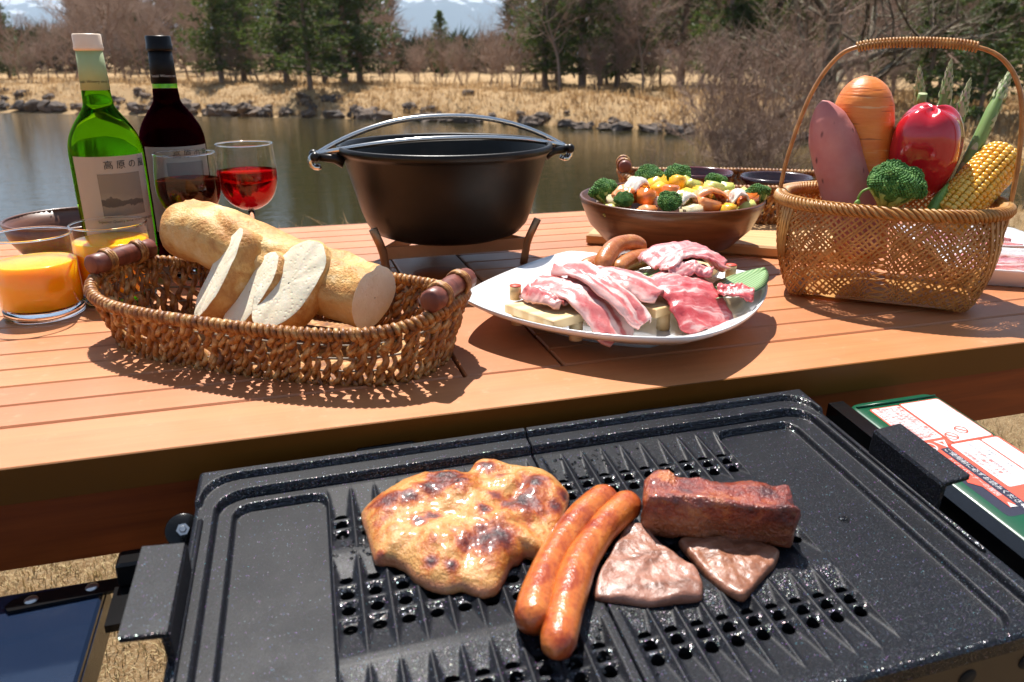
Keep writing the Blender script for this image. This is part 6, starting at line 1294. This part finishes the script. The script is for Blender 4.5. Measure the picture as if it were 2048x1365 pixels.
for k, (x, y, dz, sz, mt, nm, lb) in enumerate((
    (-0.028, -0.010, 0.012, (0.026, 0.024, 0.020), M_PUMP, 'pumpkin_cube', 'wide golden pumpkin cube on top of the salad'), (0.004, -0.008, 0.014, (0.021, 0.020, 0.021), M_PUMP, 'pumpkin_cube', 'squarest orange pumpkin cube on the salad crown'), (-0.012, 0.020, 0.010, (0.030, 0.020, 0.018), M_PUMP, 'pumpkin_cube', None), (0.044, 0.010, 0.006, (0.020, 0.020, 0.018), M_PUMP, 'pumpkin_cube', None), (-0.046, 0.016, 0.008, (0.024, 0.018, 0.018), M_PUMP, 'pumpkin_cube', None), (0.066, 0.030, 0.004, (0.030, 0.018, 0.014), M_TOM, 'carrot_chunk', 'orange carrot chunk by the bowl rim'),
    (-0.040, 0.034, 0.012, (0.030, 0.017, 0.017), M_POT, 'potato_chunk', 'pale potato chunk behind the pumpkin cubes'), (-0.094, -0.022, 0.006, (0.026, 0.020, 0.018), M_POT, 'potato_chunk', 'pale potato chunk next to the salad bowl wall'), (0.052, -0.026, 0.009, (0.026, 0.024, 0.022), M_AVO, 'avocado_cube', 'large yellow green avocado cube'), (0.080, -0.014, 0.008, (0.024, 0.022, 0.020), M_AVO, 'avocado_cube', None), (0.032, 0.000, 0.010, (0.020, 0.018, 0.018), M_AVO, 'avocado_cube', None), (0.088, -0.046, 0.008, (0.028, 0.020, 0.016), M_AVO, 'avocado_cube', None), (-0.020, -0.070, 0.010, (0.020, 0.018, 0.016), M_AVO, 'avocado_cube', None), (0.028, 0.012, 0.012, (0.018, 0.018, 0.016), M_AVO, 'avocado_cube', None),
    (-0.062, -0.050, 0.012, (0.030, 0.026, 0.022), M_TOM, 'tomato_wedge', 'orange red tomato wedge under the sliced onion'), (0.078, -0.074, 0.008, (0.034, 0.022, 0.022), M_TOM, 'tomato_wedge', 'tomato wedge between onion and broccoli'), (-0.030, -0.052, 0.012, (0.014, 0.022, 0.022), M_TOM, 'tomato_wedge', None), (0.000, 0.040, 0.000, (0.03, 0.02, 0.02), M_POT, 'potato_chunk', None), (-0.060, -0.010, 0.006, (0.026, 0.024, 0.018), M_TOM, 'tomato_wedge', None), (0.06, -0.05, 0.0, (0.03, 0.02, 0.02), M_POT, 'potato_chunk', None), (0.0, -0.05, 0.002, (0.034, 0.026, 0.022), M_PUMP, 'pumpkin_cube', None), (0.024, -0.046, 0.006, (0.026, 0.024, 0.022), M_PUMP, 'pumpkin_cube', None), (-0.035, -0.030, 0.010, (0.024, 0.022, 0.022), M_PUMP, 'pumpkin_cube', None), (-0.08, 0.02, -0.004, (0.04, 0.04, 0.02), M_ONI, 'onion_chunk', None), (0.05, 0.045, -0.004, (0.05, 0.04, 0.02), M_ONI, 'onion_chunk', None), (-0.02, -0.098, 0.004, (0.03, 0.022, 0.016), M_POT, 'potato_chunk', None), (0.035, -0.100, 0.004, (0.03, 0.02, 0.016), M_PUMP, 'pumpkin_cube', None), (-0.075, -0.078, 0.004, (0.03, 0.022, 0.018), M_SALM, 'salmon_chunk', None), (0.01, -0.088, 0.006, (0.03, 0.02, 0.016), M_SALM, 'salmon_chunk', None), (0.07, -0.088, 0.003, (0.026, 0.02, 0.016), M_AVO, 'avocado_cube', None), (-0.108, -0.035, 0.0, (0.02, 0.022, 0.016), M_AVO, 'avocado_cube', None), (-0.045, -0.066, 0.006, (0.026, 0.022, 0.018), M_ONI, 'onion_chunk', None), (0.055, -0.062, 0.008, (0.024, 0.022, 0.018), M_SALM, 'salmon_chunk', None), (0.105, -0.035, 0.002, (0.024, 0.022, 0.018), M_POT, 'potato_chunk', None))):
    kind = nm.replace('_', ' ')
    piece(nm, (x, y, dome(x, y) + dz - 0.004), sz, mt, lb or ('cut %s heaped in the wooden salad bowl' % kind), kind.split()[0], (r.gauss(0, 0.25), r.gauss(0, 0.25), r.uniform(0, 3)), None if lb else '%s pieces in the salad' % kind.split()[0], k)
for k, (x, y, rr, lb) in enumerate(((-0.018, 0.040, 0.022, 'broccoli floret crowning the salad beside the potato chunk'), (0.030, 0.036, 0.022, 'broccoli floret crowning the salad by the red lacquer bowl'), (-0.102, 0.006, 0.021, 'broccoli floret against the bowl wall facing the cast iron pot'), (-0.050, -0.088, 0.017, 'dark broccoli floret at the front lip of the salad bowl'), (0.100, -0.066, 0.020, 'broccoli floret at the salad bowl lip nearest the bamboo basket'), (0.086, 0.024, 0.017, 'small broccoli floret half sunk behind the avocado'), (-0.096, -0.048, 0.014, 'tiny broccoli floret beside the pale potato chunk'))):
    o = broccoli('broccoli_floret', SB + Vector((x, y, dome(x, y) + 0.008)), rr, lb, seed=20 + k, nb=300, rot=Matrix.Rotation(r.gauss(0, 0.3), 3, 'X') @ Matrix.Rotation(r.gauss(0, 0.3), 3, 'Y'), bud=0.080)
def curl(name, c, w_, ln, mat, label, cat, ang, group=None, bow=0.012):
    C = SB + Vector(c); d = Vector((math.cos(ang), math.sin(ang), 0))
    return sheet(name, [C - d * ln, C - d * ln * 0.5 + Z * bow * 0.8, C + Z * bow, C + d * ln * 0.5 + Z * bow * 0.8, C + d * ln], w_, mat, label, cat, 0.002, 1.6, 0.0022, c[0] * 90, ns=24, nw=12)
curl('salmon_slice', (0.018, -0.072, dome(0.018, -0.072) + 0.006), 0.016, 0.026, M_SALM, 'folded smoked salmon slice at the front of the salad', 'salmon', R(-5))
curl('salmon_slice', (-0.082, -0.030, dome(-0.082, -0.03) + 0.010), 0.014, 0.022, M_SALM, 'smoked salmon slice curled beside the dark broccoli', 'salmon', R(30))
curl('onion_slice', (-0.066, -0.024, dome(-0.066, -0.024) + 0.016), 0.012, 0.022, M_ONI, 'glistening white onion slice over the tomato wedge', 'onion', R(35))
curl('onion_slice', (0.060, -0.084, dome(0.06, -0.084) + 0.007), 0.010, 0.014, M_ONI, 'arched white onion slice by the front lip of the bowl', 'onion', R(0), bow=0.016)
curl('onion_slice', (-0.016, -0.074, dome(-0.016, -0.074) + 0.004), 0.013, 0.018, M_ONI, 'pale onion slice between the dark broccoli and the salmon', 'onion', R(20))
for k, (x, y, z) in enumerate(((0.826, 1.190, 0.055), (0.848, 1.186, 0.056), (0.838, 1.205, 0.054), (0.860, 1.200, 0.054))):
    mb = MB(); blob(mb, (0, 0, 0), (0.016, 0.012, 0.008), 12, 8, 0.3, 3, k); o = mb.build('pickled_onion', veg('pickled_onion%d' % k, (0.72, 0.42, 0.46), (0.82, 0.68, 0.62)), None, (x, y, T + z)); tag(o, 'pink pickled onion clump in the purple lacquer bowl', 'onion', 'pickled onion in the purple bowl')
mb = MB(); mb.lathe([(0, 0.0), (0.0515, 0.0), (0.0515, 0.0004)], 40); o = mb.build('dressing', simple('pale_dressing', (0.58, 0.47, 0.44), 0.25), lb2, (0, 0, 0.030))
# ================================================================== BREAD
n = NT('bread_crust', 0.55, spec=0.3); a = n.noise(14, 5, 0.62, 0.4); b = n.noise(90, 4, 0.6)
n.set('color', n.mix(n.math('MULTIPLY', b, 0.35), n.ramp(a, [(0.36, (0.74, 0.52, 0.25)), (0.46, (0.64, 0.36, 0.11)), (0.54, (0.44, 0.165, 0.030)), (0.62, (0.62, 0.33, 0.09)), (0.72, (0.78, 0.60, 0.35))]), (0.68, 0.45, 0.20)))
n.bump(n.math('ADD', n.noise(60, 5, 0.65), n.math('MULTIPLY', n.noise(400, 2, 0.5), 0.3)), 0.75, 0.004); M_CRUST = n.m
n = NT('bread_crumb', 0.9, spec=0.1, sss=0.15, sss_scale=0.006); a = n.voro(190); n.set('color', n.ramp(n.noise(60, 4, 0.6), [(0.3, (0.76, 0.66, 0.47)), (0.7, (0.84, 0.77, 0.60))])); n.bump(n.math('ADD', n.math('MULTIPLY', n.ramp(a, [(0.12, 0.0), (0.35, 1.0)]), 0.6), n.noise(140, 4, 0.6)), 0.25, 0.0022); M_CRUMB = n.m
LP = [Vector(p) for p in ((-0.1130, 0.9620, T + 0.1010), (-0.0840, 0.9350, T + 0.0970), (-0.0200, 0.8780, T + 0.0780), (0.0400, 0.8240, T + 0.0600), (0.0850, 0.7850, T + 0.0500))]
loaf = thing('bread_loaf', 'long crusty white loaf with one cut end lying in the seagrass basket', 'bread', LP[2] - Vector((0, 0, 0.035))); P = spline(LP, 60); mb = MB(); rings = []
for i, p in enumerate(P):
    f = i / 59; t = (P[min(59, i + 1)] - P[max(0, i - 1)]).normalized(); s_ = Vector((-t.y, t.x, 0)).normalized(); up = s_.cross(t); up = up if up.z > 0 else -up
    e = min(1, f / 0.17); rr = (0.0385 + 0.0008 * math.sin(f * 8)) * math.sqrt(max(0.0008, 1 - (1 - e) ** 2.3)); ring = []
    for j in range(40):
        a = 2 * math.pi * j / 40; d = s_ * math.cos(a) + up * math.sin(a) * 0.86; k = 1 + 0.075 * fbm((p + d * 0.03) * 30, 5) + 0.05 * max(0, math.sin(a)) * math.sin(f * 17 + a) - 0.10 * math.exp(-((a - 2.0 + 0.5 * math.sin(f * 9)) / 0.16) ** 2) + 0.05 * math.exp(-((a - 1.72 + 0.5 * math.sin(f * 9)) / 0.14) ** 2)
        ring.append(p + d * rr * k - loaf.location)
    rings.append(ring)
mb.loft(rings); mb.build('crust', M_CRUST, loaf)
mb = MB(); last = rings[-1]; cen = sum(last, Vector()) / 40; nrm = (P[-1] - P[-2]).normalized(); mb.loft([last, [cen + (q - cen) * 0.96 + nrm * 0.0006 for q in last], [cen + (q - cen) * 0.5 + nrm * 0.001 for q in last], [cen + (q - cen) * 0.02 + nrm * 0.001 for q in last]]); mb.build('cut_face', M_CRUMB, loaf)
def slice_(c, nrm, up, a, b, th, label, seed):
    nrm = Vector(nrm).normalized(); up = Vector(up); up = (up - nrm * up.dot(nrm)).normalized(); sd = nrm.cross(up)
    t = thing('bread_slice', label, 'bread', c); N = 56
    def ring(k, off): return [sd * (a * k * math.cos(q) * (1 + 0.05 * fbm(Vector((math.cos(q), math.sin(q), seed)) * 1.5, 3))) + up * (b * k * (abs(math.sin(q)) ** 0.88) * (1 if math.sin(q) > 0 else -1) * (1 + 0.06 * fbm(Vector((math.cos(q), math.sin(q), seed + 5)) * 1.5, 3))) + nrm * (off + 0.0016 * k * k * fbm(Vector((math.cos(q), math.sin(q), seed)) * 2, 2)) for q in [2 * math.pi * j / N for j in range(N)]]
    mb = MB(); mb.loft([ring(0.965, th / 2 - 0.0006), ring(1.0, th / 2 - 0.002), ring(1.012, 0), ring(1.0, -th / 2 + 0.002), ring(0.965, -th / 2 + 0.0006)]); mb.build('crust', M_CRUST, t)
    mb = MB(); mb.loft([ring(0.968, th / 2 - 0.0006), ring(0.9, th / 2), ring(0.5, th / 2), ring(0.02, th / 2)]); mb.build('crumb', M_CRUMB, t)
    mb = MB(); mb.loft([ring(0.02, -th / 2), ring(0.5, -th / 2), ring(0.9, -th / 2), ring(0.968, -th / 2 + 0.0006)]); mb.build('crumb', M_CRUMB, t)
    return t
slice_((-0.0560, 0.8560, T + 0.062), (-0.80, -0.25, 0.54), (0.50, 0.10, 0.86), 0.028, 0.054, 0.030, 'bread slice leaning on the loaf, first beside its whole rounded end', 1)
slice_((-0.0290, 0.8230, T + 0.050), (-0.72, -0.35, 0.60), (0.55, 0.05, 0.80), 0.028, 0.050, 0.022, 'thin bread slice leaning between the other two slices', 2)
slice_((0.0080, 0.8030, T + 0.060), (-0.40, -0.62, 0.68), (0.48, 0.20, 0.80), 0.030, 0.054, 0.028, 'bread slice with its white face open, nearest the cut end of the loaf', 3)
# ================================================================== MEAT TRAYS
M_FOAM = simple('white_foam', (0.84, 0.83, 0.83), 0.55)
n = NT('tray_film', 0.05); M_FILM = thin_glass('cling_film', (0.97, 0.97, 0.98), 1.35)
def foam_tray(c, ang, lx, ly, label, seed):
    t = thing('meat_tray', label, 'tray', c, ang); mb = MB(); rings = []
    for k, z in ((0.80, 0.0), (0.84, 0.001), (0.97, 0.020), (1.0, 0.0225), (1.0, 0.0245), (0.95, 0.0240), (0.83, 0.005), (0.4, 0.004), (0.01, 0.004)):
        ring = []
        for (cx, cy, a0) in ((1, 1, 0), (-1, 1, 90), (-1, -1, 180), (1, -1, 270)):
            for q in range(5): a = R(a0 + q * 22.5); ring.append((cx * (lx * k - 0.02 * k) + 0.02 * k * math.cos(a), cy * (ly * k - 0.02 * k) + 0.02 * k * math.sin(a), z))
        rings.append(ring)
    mb.loft(rings); mb.build('foam', M_FOAM, t)
    mb = MB(); N = 14; vs = []
    for i in range(N + 1):
        for j in range(N + 1): x, y = (-1 + 2 * i / N), (-1 + 2 * j / N); vs.append((x * lx * 0.97, y * ly * 0.97, 0.0265 + 0.004 * fbm(Vector((x * 3, y * 3, seed)), 3)))
    mb.add(vs, [(i * (N + 1) + j, i * (N + 1) + j + 1, (i + 1) * (N + 1) + j + 1, (i + 1) * (N + 1) + j) for i in range(N) for j in range(N)]); mb.build('film', M_FILM, t)
    return t
for (c, ang, sd, lab, mlab) in (((0.9480, 0.8050, T), R(-32), 1, 'white foam tray of raw meat beside the bamboo basket', 'raw pork slice under film in the tray beside the bamboo basket'), ((1.010, 0.9450, T), R(-20), 2, 'white foam tray of raw meat behind the other tray', 'raw pork slice under film in the tray behind')):
    foam_tray(c, ang, 0.095, 0.070, lab, sd); m = Matrix.Rotation(ang, 3, 'Z')
    for k in range(3):
        q = [Vector(c) + m @ Vector((-0.065, -0.035 + 0.035 * k, 0.014)), Vector(c) + m @ Vector((0, -0.03 + 0.035 * k, 0.018)), Vector(c) + m @ Vector((0.065, -0.035 + 0.035 * k, 0.014))]
        sheet('pork_slice', q, 0.018, M_BACON, mlab, 'pork', 0.004, 2.5, seed=sd * 5 + k, group='pork slices in the tray %s' % ('beside the bamboo basket' if sd == 1 else 'behind'))
